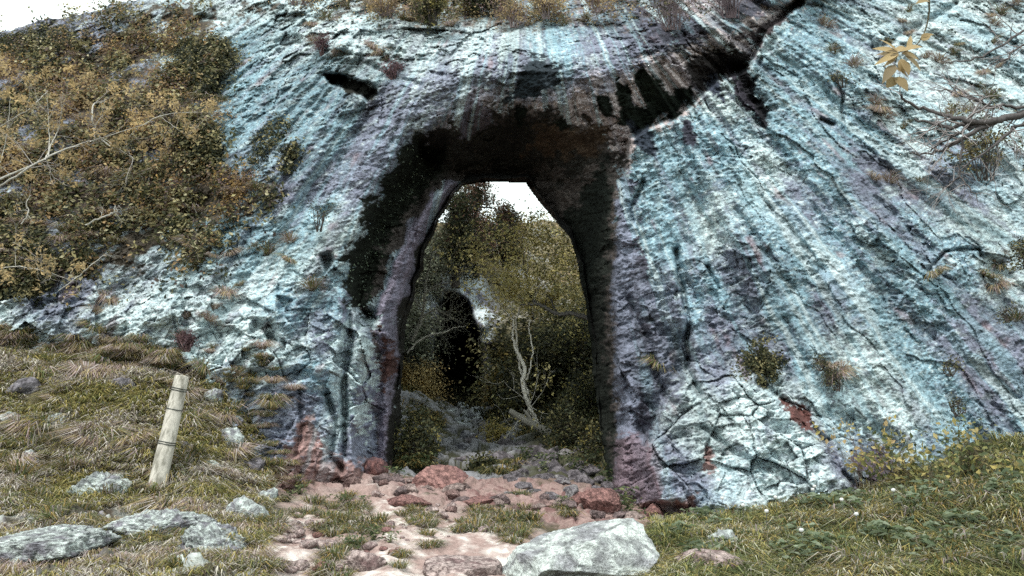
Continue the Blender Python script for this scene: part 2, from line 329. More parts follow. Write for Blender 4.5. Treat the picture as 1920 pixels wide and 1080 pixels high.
# the lintel's underside and the funnel of the arch
vw = Vv + wv*.5
lip = np.interp(U, [760,850,950,1050,1130,1210,1290,1370,1440,1500], [222,182,162,158,142,122,94,62,24,-20])
low = np.interp(U, [760,850,950,1050,1150,1180,1210,1255,1305,1345,1402,1450,1530], [262,300,330,320,300,262,242,230,192,152,130,45,-30])
sA = sdf(U + wu*.4, Vv + wv*.4, ALC)
alc = 1.15*(1 - sstep(Vv, 262, 400)*sstep(U, 1000, 1130)*sstep(U, 1260, 1200))*np.clip((vw - lip)/(low - lip + 1), 0, 1.15)**1.25*sstep(sA, -6, 8)
D = D - .30*np.exp(-((vw - lip + 34)/44)**2)*sstep(U, 680, 860)*sstep(U, 1520, 1440)
sO2 = np.clip(sO, 0, None); sI2 = np.clip(-sI, 0, None)
t = sO2/(sO2 + sI2 + 1e-3); dep = np.interp(U, [700, 860, 1060, 1130], [3.0, 2.8, 2.4, 2.6])
t = np.where(t < .12, t*t/.24 + 0*t, t - .06)/.94
fun = dep*t**.85*(sO > 0)
D = D + np.maximum(alc, fun) + .25*np.minimum(alc, fun) + 1.1*sstep(sdf(Uw, Vw, RECESS), -14, 30)
# hollow ground line rim, bent back to form the top of the fin
rim = np.interp(U[0], [-700,-300,0,60,130,180,230,300,370,440,520,600,680,760,860,960,1060,1150,1240,1330,1450], [180,100,60,44,28,18,4,-8,-20,-60,-120,-80,-60,-40,-14,-18,-30,-40,-60,-120,-200])
rim = rim + noise(U[0]*.02, 0, 0)*7 + noise(U[0]*.07, 0, 3)*5
Dr = np.array([np.interp(rim[i], vs, D[:, i]) for i in range(len(us))])
over = np.clip(rim[None, :] - Vv, 0, None)
Vc = np.where(over > 0, rim[None, :] + 0*Vv, Vv); Dc = np.where(over > 0, Dr[None, :], D)
PC = P(U, Vc, Dc); PC[..., 1] += over*.013; PC[..., 2] += -over*.008 + (over > 0)*sstep(over, 0, 40)*fbm(q0, .7, 3, s=5.)*.5
# ---- colour of the rock (lichen, algae, iron; shade painted inside the arch and slot)
Wt, Te, Pu, Dk, Br, Rd, Bk = (.58,.69,.71), (.27,.42,.50), (.235,.255,.335), (.09,.09,.12), (.55,.47,.47), (.30,.19,.18), (.012,.017,.012)
CC = [(0,600,Wt),(200,600,Wt),(350,640,Wt),(450,560,Wt),(0,520,Pu),(120,560,Pu),(480,700,Wt),(450,440,Te),(430,330,Te),(480,200,Te),(440,120,Te),(560,60,Wt),(540,330,Pu),(560,250,Te),(640,230,Te),(600,180,Te),
 (620,330,Pu),(680,260,Pu),(580,420,Te),(560,500,Wt),(620,460,Wt),(560,560,Te),(600,620,Pu),(620,560,Te),(650,330,Pu),(720,200,Pu),(700,130,Wt),(640,60,Wt),(780,110,Wt),(760,160,Pu),(860,90,Wt),(950,80,Wt),(860,140,Pu),
 (950,130,Pu),(1050,110,Te),(1060,80,Te),(1020,150,Dk),(1120,80,Pu),(1150,120,Pu),(1250,80,Dk),(1300,50,Dk),(1330,20,Br),(1400,20,Dk),(1100,150,Pu),
 (540,850,Pu),(580,780,Pu),(680,700,Wt),(690,780,Wt),(700,860,Pu),(520,640,Wt),(480,780,Pu),(420,640,Wt),(600,720,Te),
 (1230,330,Te),(1250,430,Te),(1230,560,Pu),(1180,600,Dk),(1180,480,Dk),(1240,680,Pu),(1200,780,Dk),(1200,880,Pu),(1330,250,Te),(1340,180,Wt),(1450,120,Te),(1430,70,Wt),(1500,60,Te),(1430,330,Wt),(1360,330,Te),
 (1330,420,Wt),(1480,260,Te),(1500,400,Pu),(1400,500,Pu),(1430,450,Te),(1500,520,Te),(1340,560,Te),(1350,640,Pu),(1480,600,Te),(1460,660,Pu),(1560,560,Pu),(1600,450,Te),(1560,320,Te),(1620,320,Pu),(1640,560,Te),(1600,250,Te),(1560,150,Te),
 (1700,250,Wt),(1700,120,Wt),(1800,60,Wt),(1860,200,Wt),(1780,300,Pu),(1700,460,Te),(1650,400,Pu),(1800,480,Te),(1820,420,Wt),(1880,520,Wt),(1760,570,Te),(1840,600,Pu),(1800,650,Pu),(1900,660,Pu),(1860,740,Pu),(1700,660,Te),(1640,700,Wt),
 (1760,720,Te),(1600,760,Wt),(1700,780,Wt),(1800,820,Te),(1560,690,Wt),(1500,700,Te),(1480,740,Wt),(1300,760,Wt),(1400,760,Wt),(1450,820,Wt),(1340,840,Wt),(1500,870,Wt),(1300,900,Pu),(1400,880,Wt),(1600,850,Pu),(1640,880,Pu),(1250,740,Pu),(1900,850,Te),
 (400,60,Wt),(300,200,Pu),(100,300,Pu),(100,120,Pu),(-400,300,Pu),(-400,700,Wt),(2200,300,Te),(2200,800,Pu)]
cu = np.array([c[:2] for c in CC], float); cc = np.array([c[2] for c in CC])
def idw(uu, vv):
    a = ((uu[..., None]-cu[:, 0])**2 + (vv[..., None]-cu[:, 1])**2 + 300.)**-2.2; return (a @ cc)/a.sum(-1)[..., None]
# jitter the lookup along the flutes so patches come out as streaks
jr = 50*noise(th*30, rr*.6, 3.3) + 30*fbm(q0, 2.2, 3, s=60.) + 34*fbm(rot, 6.5, 3, .7, s=61.); jt = 26*noise(th*55, rr*.5, 8.3) + 28*fbm(rot, 7.5, 3, .7, s=63.)
G = coarse(idw, us, vs, 8)
iu = np.clip(np.searchsorted(us, (U + jt + jr*np.sin(th)*.5).ravel()), 0, len(us)-1); iv = np.clip(np.searchsorted(vs, (Vv + jr*np.cos(th)).ravel()), 0, len(vs)-1)
col = G[iv, iu].reshape(U.shape + (3,))
s1 = fbm(rot, 1.7, 4, .6, s=70.); s2 = noise(th*70 + wu*.04, rr*.45, 14.) ; s3 = fbm(rot, 9., 3, .7, s=80.); s4 = fbm(q0, .8, 3, s=90.)
col = mixc(col, Wt, .55*sstep(s1 + .35*s2, .12, .42)*sstep(col.mean(-1), .1, .3))
col = mixc(col, Pu, .60*sstep(-s1 + .5*s2, .15, .45))
col = mixc(col, Te, .40*sstep(s4 - .3*s2, .1, .35)*sstep(U, 350, 450))
col = mixc(col, Dk, .6*sstep(s3 + .35*s1, .18, .36)); s5 = ridged(rot, 5.5, 3, s=130.); col = mixc(col, (.06,.055,.075), .55*sstep(s5 + .3*s1, .64, .80))
col = mixc(col, (.72,.80,.80), .6*sstep(-s3, .08, .32)*sstep(col.mean(-1), .22, .4))
col = mixc(col, (.33,.22,.24), .5*sstep(fbm(q0, 1.6, 3, s=101.), .22, .4)*sstep(s2, -.1, .3))
ALB = [(x_, y_ + 26*(y_ < 240)*(x_ < 1200)) for x_, y_ in ALC]
STAIN_SHADE = [(ALC, (.42,.40,.47), 8, 1.2), (ALB, Br, 10, 1.4), (OUT, (.10,.085,.08), 12, .9), ([(860,205),(930,215),(1010,222),(1100,245),(1150,300),(1060,330),(960,320),(860,330),(790,330),(800,270)], (.04,.038,.034), 14, 1.6), ([(1165,330),(1195,330),(1190,520),(1196,720),(1205,820),(1160,830),(1145,520)], Pu, 12, .8),  # OUT and the vault patch paint the shade inside the arch
 ([(640,545),(680,560),(705,610),(716,700),(712,800),(735,900),(720,1000),(660,1000),(640,700)], Pu, 14, .5),
 ([(845,332),(866,345),(836,388),(812,425),(795,470),(790,505),(770,560),(760,640),(752,760),(740,900),(700,900),(714,760),(722,660),(705,610),(716,560),(738,480),(770,420),(800,370)], (.26,.23,.30), 8, .25),
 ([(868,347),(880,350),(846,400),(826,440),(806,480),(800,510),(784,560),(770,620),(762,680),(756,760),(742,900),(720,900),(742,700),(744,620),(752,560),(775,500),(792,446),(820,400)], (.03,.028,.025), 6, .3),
 ([(690,560),(735,540),(744,620),(740,700),(735,780),(690,780),(716,700),(705,640)], (.22,.20,.26), 8, .5),
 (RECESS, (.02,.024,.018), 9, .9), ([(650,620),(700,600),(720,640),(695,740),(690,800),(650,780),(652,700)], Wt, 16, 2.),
 ([(718,620),(735,640),(740,690),(722,740),(714,680)], (.12,.065,.06), 8, 1.4),
 ([(520,845),(560,820),(600,850),(640,870),(740,880),(750,1000),(500,1000),(510,900)], Rd, 20, .5), ([(560,800),(590,790),(600,880),(560,880)], Rd, 14, .6),
 ([(1190,925),(1240,930),(1300,935),(1320,1000),(1160,1000)], Rd, 16, .4), ([(1465,745),(1500,760),(1530,800),(1510,812),(1480,790)], (.13,.06,.055), 8, .7), ([(1320,835),(1335,830),(1345,870),(1325,880)], Rd, 8, .7),
 ([(1150,830),(1200,815),(1240,850),(1245,940),(1150,940)], (.20,.15,.18), 14, .4), ([(1590,850),(1660,840),(1700,900),(1650,950),(1600,920)], (.13,.10,.13), 16, .5),
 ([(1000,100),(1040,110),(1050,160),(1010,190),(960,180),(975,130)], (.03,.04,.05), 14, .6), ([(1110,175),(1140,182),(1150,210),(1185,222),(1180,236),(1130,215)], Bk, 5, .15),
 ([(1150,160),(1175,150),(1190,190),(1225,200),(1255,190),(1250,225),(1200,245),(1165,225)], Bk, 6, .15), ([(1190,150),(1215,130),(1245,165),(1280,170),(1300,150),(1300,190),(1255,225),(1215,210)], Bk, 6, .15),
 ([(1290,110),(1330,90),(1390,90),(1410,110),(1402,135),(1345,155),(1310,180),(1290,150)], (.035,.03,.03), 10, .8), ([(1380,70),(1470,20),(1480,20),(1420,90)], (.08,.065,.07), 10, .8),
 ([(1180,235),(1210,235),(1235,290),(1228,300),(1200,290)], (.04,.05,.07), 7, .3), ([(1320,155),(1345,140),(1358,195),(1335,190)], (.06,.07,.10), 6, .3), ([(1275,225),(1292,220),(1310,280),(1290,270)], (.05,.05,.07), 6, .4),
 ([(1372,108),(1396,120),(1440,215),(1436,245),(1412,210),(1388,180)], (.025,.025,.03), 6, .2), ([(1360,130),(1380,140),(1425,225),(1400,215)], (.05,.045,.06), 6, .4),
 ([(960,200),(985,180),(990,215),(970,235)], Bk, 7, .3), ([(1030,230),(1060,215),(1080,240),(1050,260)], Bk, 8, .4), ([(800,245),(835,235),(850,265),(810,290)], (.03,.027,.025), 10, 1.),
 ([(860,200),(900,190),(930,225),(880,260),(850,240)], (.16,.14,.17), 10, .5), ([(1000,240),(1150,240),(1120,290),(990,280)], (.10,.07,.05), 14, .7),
 ([(608,140),(640,142),(700,162),(706,176),(688,188),(660,172),(622,160)], (.03,.03,.025), 4, 0), ([(1060,400),(1140,300),(1150,420),(1138,520),(1146,700),(1155,900),(1110,900)], (.022,.026,.022), 14, .5)]  # shade of the slot and of the right jamb, painted dark
nb = fbm(q0, 3.2, 4, .6, s=120.)*2 + s3*.9 + .5*f3*(1 + 0*s3); nb2 = noise(U*.045, Vv*.012, 4.)
for poly, c, so, br in STAIN_SHADE:
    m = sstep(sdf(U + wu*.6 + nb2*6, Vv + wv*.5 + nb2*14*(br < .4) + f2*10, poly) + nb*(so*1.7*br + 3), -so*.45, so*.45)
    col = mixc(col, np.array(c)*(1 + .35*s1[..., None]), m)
# earth under the plants of the left slope
VEG = [(-740,200),(0,70),(130,40),(240,14),(370,0),(470,-60),(520,-120),(560,-20),(470,20),(400,50),(380,90),(440,110),(430,140),(405,200),(400,280),(440,330),(540,350),(500,390),(420,430),(420,470),(330,500),(230,500),(150,520),(90,545),(0,560),(-740,600)]
vegm = sstep(sdf(U + wu*1.6, Vv + wv*1.6, VEG) + nb*26, -16, 16)
col = mixc(col, (.09,.075,.06), vegm*sstep(fbm(q0, 1.3, 4, .6, s=140.), .10, -.06)); col = mixc(col, (.16,.12,.09), sstep(sdf(U + wu*1.5, Vv + wv*1.5, [(620,-80),(640,22),(760,44),(860,52),(1000,50),(1180,34),(1300,20),(1350,-80)]) + nb*30, -10, 12)*.85*sstep(s1, .15, -.05))
st1 = noise(th*42 + wu*.035, rr*.16, 33.) + .5*noise(th*110 + wu*.06, rr*.25, 36.); nbk = (1 - .6*blockm)*(col.mean(-1) > .12)*(1 - vegm)
col = mixc(col, (.31,.48,.56), .5*nbk*sstep(st1, .08, .35)); col = mixc(col, (.60,.67,.68), .55*nbk*sstep(st1, .34, .55)); col = mixc(col, (.19,.20,.27), .42*nbk*sstep(-st1, .16, .45)); bt_ = fbm(q0, .38, 3, s=210.) + .5*noise(th*9, rr*.12, 30.); col = col*(1 - .30*sstep(bt_, .0, .45))[..., None]; topm = sstep(over, 0, 12)
col = mixc(col, (.10,.08,.05), topm)
keep = ~((sI[:-1, :-1] > 0) & (sI[1:, 1:] > 0) & (sI[:-1, 1:] > 0) & (sI[1:, :-1] > 0))
nV = PC.reshape(-1, 3); nF = gridfaces(len(vs), len(us), keep)
# tunnel walls behind the opening
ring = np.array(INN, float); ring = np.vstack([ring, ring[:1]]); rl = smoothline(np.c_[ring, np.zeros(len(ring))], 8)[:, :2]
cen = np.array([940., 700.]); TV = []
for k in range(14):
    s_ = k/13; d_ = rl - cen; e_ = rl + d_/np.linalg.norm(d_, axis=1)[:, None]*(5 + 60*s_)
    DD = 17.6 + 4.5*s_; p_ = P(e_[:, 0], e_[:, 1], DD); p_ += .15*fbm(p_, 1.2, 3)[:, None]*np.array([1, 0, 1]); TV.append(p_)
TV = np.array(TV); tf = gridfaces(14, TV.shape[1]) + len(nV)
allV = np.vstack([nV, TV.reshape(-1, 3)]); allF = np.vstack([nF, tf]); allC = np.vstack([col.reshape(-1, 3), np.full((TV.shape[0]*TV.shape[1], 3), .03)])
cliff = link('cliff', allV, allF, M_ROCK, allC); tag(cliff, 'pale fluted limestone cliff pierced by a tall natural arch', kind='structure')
NC = np.cross(np.gradient(PC, axis=0), np.gradient(PC, axis=1)); NC /= np.linalg.norm(NC, axis=-1)[..., None] + 1e-9
NC = np.where((NC[..., 1:2] > 0), -NC, NC)
def on_cliff(u, v):
    i = np.clip(np.searchsorted(us, u), 0, len(us)-1); j = np.clip(np.searchsorted(vs, v), 0, len(vs)-1)
    return PC[j, i], NC[j, i]

# ================================================================ THE GROUND
GP = []
def g(u, v, D): GP.append(tuple(P(u, v, D)))
for a in [(0,1080,7.6),(500,1080,8),(960,1080,8.3),(1500,1080,8.4),(1920,1080,8.4),(700,925,13.3),(600,940,12.6),(980,950,13),(1080,930,13.8),(900,905,15),(1290,965,13),(1450,935,13.2),(1600,915,13.6),(1920,838,13.8),(1750,880,13.8),(1920,918,11),(1500,1000,10.6),
  (1200,1000,11.3),(800,1000,10.8),(560,1010,10),(150,935,10.4),(0,905,10.6),(290,925,11),(460,940,11),(0,650,15),(180,670,15),(350,695,14.6),(500,900,13),(470,790,14.2),(0,780,12.4),(200,770,12.6),(380,790,13.2),(250,850,11.6),(120,870,11.4),
  (800,895,16.2),(1100,905,16),(950,862,18),(1020,850,19),(960,832,21),(880,800,25),(862,786,29),(1060,812,20.5),(1110,770,22),(960,795,23.5),(1060,740,25),(940,760,28),(790,800,23),(770,740,25),(760,700,29)]: g(*a)
GP += [(0,0,0),(-6,0,.1),(6,0,0),(-5,4,.3),(5,4,.1),(0,4,.15),(-14,8,1.8),(-14,0,.4),(14,8,.8),(14,0,0),(-20,16,5.5),(20,15,2.4),(-14,14,4.2),(-8,22,4),(8,22,4.5),(-12,30,7),(12,30,9),(0,34,5),(0,42,8),(-20,40,10),(20,40,14)]
gt = TPS([(p[0]*20, p[1]*20, p[2]) for p in GP], .004, 100.)
def gz(x, y, det=True):
    x = np.asarray(x, float); y = np.asarray(y, float)
    xc = np.clip(x, -22, 22); yc = np.clip(y, -2, 42)
    z = gt(xc*20, yc*20)
    far = np.hypot(x - xc, y - yc); z = z*1.0 + np.where(y < -2, 0, 1)*np.minimum(far*.05, 4)
    if det:
        q = np.stack([x, y, 0*x], -1); k = 1/(1 + far*.02)
        z = z + k*(.20*fbm(q, .55, 3, s=3.) + .13*fbm(q, 2.1, 4, .55, s=9.) + .018*fbm(q, 11., 3, .6, s=15.))
    return z
gx = np.concatenate([-np.geomspace(400, 12, 26), np.arange(-11.4, 11.4, .032), np.geomspace(12, 400, 26)])
gy = np.concatenate([-np.geomspace(200, 1, 14), np.arange(-.4, 6.5, .18), np.arange(6.5, 17.5, .03), np.arange(17.5, 34, .11), np.geomspace(34.3, 600, 30)])
XX, YY = np.meshgrid(gx, gy)
ZZ = gz(XX, YY)
def proj(p):
    d = p - np.array([0, 0, EYE]); f_ = d[..., 1]*cp + d[..., 2]*sp_; up_ = -d[..., 1]*sp_ + d[..., 2]*cp
    f_ = np.maximum(f_, .2); return 960 + F_PX*d[..., 0]/f_, 540 - F_PX*up_/f_
PG = np.stack([XX, YY, ZZ], -1); gu, gv = proj(PG)
gn = fbm(PG*np.array([1, 1, 0]), 1.1, 4, s=40.); gn2 = fbm(PG*np.array([1, 1, 0]), 5., 4, .6, s=50.)
RED = [(560,860),(650,885),(900,880),(1160,920),(1320,930),(1340,1000),(1230,1010),(1080,990),(980,975),(860,960),(760,935),(660,925),(500,930),(470,860)]
PATH = [(700,900),(650,915),(560,935),(500,960),(480,1010),(440,1100),(930,1100),(1020,1000),(900,968),(800,950),(740,915)]
near = (YY < 16) & (YY > 4)
ledge = sstep(sdf(gu, gv, RED), -12, 12)*near
w1g, w2g, wig = worley(XX*2.1 + gn*1.2, YY*1.6 + gn2*.6, 8)
f7, _ = facets(XX*2.6 + gn*.8, YY*2.4 + gn2*.5, 73); ZZ = ZZ + ledge*(.07*f7 + .06*(wig - .45) - .10*(1 - np.clip((w2g-w1g)*4, 0, 1))**2 + .03*gn2)
rockm = (sstep(sdf(gu, gv, [(-60,960),(120,965),(250,960),(380,970),(460,1000),(480,1100),(-60,1100)]) + gn*60, -15, 25))*near
w3, w4, wi3 = worley(XX*3.4 + gn*1.5, YY*3. + gn2, 9)
f5, _ = facets(XX*3.2 + gn, YY*3.4 + gn2*.6, 71); f6, _ = facets(XX*9 + gn2, YY*9, 72); ZZ = ZZ + rockm*(.17*f5 + .06*f6 + .05*gn2 - .02)
PG = np.stack([XX, YY, ZZ], -1)
gc = np.broadcast_to(np.array((.075,.065,.04)), PG.shape).copy()
gc = mixc(gc, (.16,.12,.10), sstep(gn, .05, .3))
gc = mixc(gc, (.31,.215,.20), ledge*sstep(gn2, -.5, -.05)); gc = mixc(gc, (.18,.10,.095), ledge*sstep(gn2, .1, .3))
gl_ = (YY > 15.6) & (YY < 30) & (np.abs(XX) < 7); g1_, g2_ = facets(XX*1.1 + gn, YY*1.3 + gn2*.5, 31); g3_, g4_ = facets(XX*3. + gn, YY*3.4 + gn2*.5, 32); ZZ = ZZ + gl_*(.20*g1_ + .08*g3_ + .10*gn + .05*gn2)*sstep(YY, 15.6, 16.6); PG = np.stack([XX, YY, ZZ], -1)
pm = sstep(sdf(gu + gn2*14, gv + gn*10, PATH), -14, 18)*near; gc = mixc(gc, (.47,.385,.36), pm); gc = mixc(gc, (.33,.235,.215), pm*sstep(gn2 + gn*.6, -.1, .2)); gc = mixc(gc, (.66,.60,.56), pm*sstep(-gn2 - .5*gn, .10, .3))
gc = mixc(gc, (.60,.64,.62), rockm*sstep(wi3 + gn2*.8, .1, .4)); gc = mixc(gc, (.22,.20,.24), rockm*sstep(gn2, .05, .3)); gc = mixc(gc, (.10,.09,.07), rockm*sstep(gn, .1, .3))
gul = (YY > 15.5) & (YY < 36); gc = mixc(gc, (.07,.07,.045), gul*sstep(YY, 15.4, 16.5)); gc = mixc(gc, (.30,.30,.33), gl_*sstep(g3_ + g1_*.6 + gn2, .05, .3)*.8*sstep(gu, 1010, 960))
ground = link('ground', PG.reshape(-1, 3), gridfaces(len(gy), len(gx)), M_SOIL, gc.reshape(-1, 3)); tag(ground, 'pale trodden soil and red earth ledges rising to the arch', kind='structure')
def hit(u, v, y0=6., y1=34.):
    """where the sight line through a pixel meets the ground"""
    u = np.atleast_1d(np.asarray(u, float)); v = np.atleast_1d(np.asarray(v, float)); D_ = np.full(u.shape, y0); done = np.zeros(u.shape, bool)
    for y in np.arange(y0, y1, .12):
        p = P(u, v, np.full(u.shape, y)); b = p[:, 2] <= gz(p[:, 0], p[:, 1], False); D_ = np.where(done, D_, y); done |= b
        if done.all(): break
    p = P(u, v, D_); p[:, 2] = gz(p[:, 0], p[:, 1]); return p, done

# ================================================================ VALLEY BEHIND THE ARCH
HS = [(400,900,26),(560,820,26),(560,600,27),(560,400,30),(700,820,25.5),(740,700,25.5),(760,600,27),(770,480,29),(700,350,32),(820,820,28.5),(830,700,29),(850,600,29.5),(850,520,29),(870,450,31),(880,380,34),(910,820,29),
 (915,700,28),(905,610,28.5),(960,800,26),(960,700,27.5),(960,600,30),(1000,500,36),(960,420,40),(1050,800,24),(1080,700,25.5),(1080,600,29),(1080,500,37),(1060,415,46),(1150,800,23.5),(1150,650,27),(1150,500,36),(1200,400,46),(1350,820,24),(1400,600,28),(1400,400,44),(1000,880,24),(1300,350,50)]
hu = np.arange(380, 1420, 2.6); hv = np.arange(300, 900, 2.4); HU, HV = np.meshgrid(hu, hv)
HD = coarse(TPS(HS, .003), hu, hv); q2 = P(HU, HV, HD)
hw = fbm(q2, .5, 3, s=4.)*14 + fbm(q2, 2.2, 3, s=14.)*6; hw2 = fbm(q2, .5, 3, s=24.)*12 + fbm(q2, 2.2, 3, s=34.)*6
HD = HD - .9*ridged(q2*np.array([1, 1, .7]), .28, 4, s=2.) - .45*facets(q2[..., 0]*.8, q2[..., 2]*.6, 41)[0] - .35*fbm(q2, 1.3, 4, .6, s=6.)
CAVE = [(832,545),(850,545),(876,560),(898,612),(908,660),(912,720),(914,800),(890,840),(816,840),(810,780),(808,700),(812,640),(822,590)]
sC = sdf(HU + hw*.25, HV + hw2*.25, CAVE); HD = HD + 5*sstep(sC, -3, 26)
HD = HD - 1.0*sstep(sdf(HU + hw*.5, HV + hw2*.5, [(872,590),(912,585),(912,612),(890,625),(876,612)]), -10, 10) - .8*sstep(sdf(HU, HV, [(905,600),(925,640),(930,740),(915,800),(905,780)]), -8, 14)
hrim = np.interp(hu, [380,700,850,900,960,1010,1060,1100,1200,1420], [330,400,420,425,418,414,412,402,380,340]) + noise(hu*.03, 0, 0)*5
ho = np.clip(hrim[None]-HV, 0, None); HDr = np.array([np.interp(hrim[i], hv, HD[:, i]) for i in range(len(hu))])
PH = P(HU, np.where(ho > 0, hrim[None], HV), np.where(ho > 0, HDr[None], HD)); PH[..., 1] += ho*.5; PH[..., 2] += ho*.02
hc = np.broadcast_to(np.array((.16,.135,.08)), PH.shape).copy(); hb = fbm(q2, .55, 4, .6, s=66.)
hrk = sstep(hb, -.05, .18); hc = mixc(hc, (.40,.40,.40), hrk*.8*sstep(HU, 900, 990)*sstep(HV, 640, 560))
rk = sstep(sdf(HU + hw, HV + hw2, [(770,480),(860,470),(900,520),(930,600),(940,760),(910,840),(800,840),(770,640)]), -20, 20)
hc = mixc(hc, (.30,.30,.38), rk*.9); hc = mixc(hc, (.62,.70,.74), rk*sstep(fbm(q2, 1.1, 4, s=77.), -.08, .14)); hc = mixc(hc, (.010,.012,.010), sstep(sC, -4, 4))  # cave darkness put into the colour, near black within its outline
hc = mixc(hc, (.26,.19,.075), sstep(sdf(HU+hw, HV+hw2, [(750,690),(800,690),(822,740),(815,800),(745,760)]), -10, 10)); hc = mixc(hc, (.22,.17,.06), .8*sstep(sdf(HU+hw, HV+hw2, [(915,700),(950,680),(960,740),(930,800),(900,800)]), -10, 10))
hc = mixc(hc, (.06,.06,.035), sstep(sdf(HU+hw, HV+hw2, [(930,620),(1150,620),(1150,900),(920,900)]), -20, 20))
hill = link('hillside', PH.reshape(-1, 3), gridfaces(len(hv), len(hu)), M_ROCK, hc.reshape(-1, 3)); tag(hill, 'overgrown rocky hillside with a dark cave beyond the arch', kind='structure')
NH = np.cross(np.gradient(PH, axis=0), np.gradient(PH, axis=1)); NH /= np.linalg.norm(NH, axis=-1)[..., None] + 1e-9; NH = np.where(NH[..., 1:2] > 0, -NH, NH)
def on_hill(u, v):
    i = np.clip(np.searchsorted(hu, u), 0, len(hu)-1); j = np.clip(np.searchsorted(hv, v), 0, len(hv)-1); return PH[j, i], NH[j, i]
def inpoly(n, poly, soft=0, clump=None):
    """n random pixels inside a polygon, thinned by a clump function"""
    p = np.array(poly, float); lo = p.min(0); hi = p.max(0); out = np.zeros((0, 2)); tries = 0
    while len(out) < n and tries < 400:
        tries += 1; c = rng.uniform(lo, hi, (n*2 + 20, 2)); s = sdf(c[:, 0], c[:, 1], poly) + rng.normal(size=len(c))*soft; k = s > 0
        if clump is not None: k &= clump(c[:, 0], c[:, 1]) > rng.random(len(c))
        out = np.vstack([out, c[k]])
    return out[:n]
# ================================================================ THINGS
OCH = [(.50,.37,.19), (.42,.31,.16), (.34,.26,.15), (.22,.18,.10)]
DKG = [(.022,.028,.015), (.06,.065,.03), (.14,.13,.06), (.30,.26,.13), (.09,.065,.055)]  # fourth tone is a leaf highlight put into the colour
YLG = [(.40,.32,.10), (.32,.27,.09), (.20,.19,.08), (.50,.40,.17)]
GRS = [(.14,.16,.07), (.08,.10,.05), (.24,.19,.07), (.36,.25,.09), (.42,.38,.33), (.30,.24,.24)]
DRY = [(.38,.29,.29), (.52,.46,.44), (.27,.19,.17), (.28,.22,.12), (.36,.29,.17)]
PALE = (.50,.48,.44); BARK = (.16,.13,.12); DBARK = (.07,.06,.055)

# ---- post leaning in the grass on the left bank
a_, b_ = P(290, 930, 11.0), P(341, 708, 11.35); ax = b_ - a_; L_ = np.linalg.norm(ax); ax /= L_
e1 = np.cross(ax, [0, 1, 0]); e1 /= np.linalg.norm(e1); e2 = np.cross(ax, e1)
n_ = 28; zz = np.concatenate([np.linspace(-.12, L_, 34), [L_ + .012, L_ + .012, L_ + .004]]); tv = np.arange(n_)*2*math.pi/n_
rad = .122 - .028*zz/L_; rad[-3] *= .93; rad[-2] *= .6; rad[-1] = .002
PV = []
for z_, r_ in zip(zz, rad):
    rr_ = r_*(1 + .05*noise(np.cos(tv)*1.3, np.sin(tv)*1.3, z_*.8) + .03*noise(np.cos(tv)*5, np.sin(tv)*5, z_*.4 + 4)); PV.append(a_ + ax*z_ + e1*(np.cos(tv)*rr_)[:, None] + e2*(np.sin(tv)*rr_)[:, None])
PV = np.array(PV).reshape(-1, 3); ii = np.arange(len(zz)*n_).reshape(len(zz), n_); jj = np.roll(ii, -1, 1)
PF = np.stack([ii[:-1], ii[1:], jj[1:], jj[:-1]], -1).reshape(-1, 4)
pcol = np.array((.50,.47,.42))*(1 + .5*fbm(PV*np.array([1, 1, .3]), 14., 3)[:, None]); pcol = mixc(pcol, (.17,.16,.13), .8*sstep(fbm(PV*np.array([1, 1, .12]), 26., 3, s=9.), .02, .22))
post = link('wooden_post', PV, PF, M_WOOD, pcol, loc=a_); tag(post, 'weathered grey wooden post bound with wire, leaning in the grassy bank', 'post')
for h_ in (.80*L_ + .17, .80*L_ + .14, .72*L_, .43*L_ + .02, .43*L_ - .01):
    r_ = .122 - .028*h_/L_ + .006; tt = np.linspace(0, 2*math.pi, 33); c_ = np.stack([a_ + ax*(h_ + .03*math.cos(t_ + 1)) + e1*math.cos(t_)*r_ + e2*math.sin(t_)*r_ for t_ in tt]) - a_
    tb = Tubes(); tb.add(c_, .0065, 5, (.06,.06,.06)); tb.build('wire_band', M_WIRE, post)

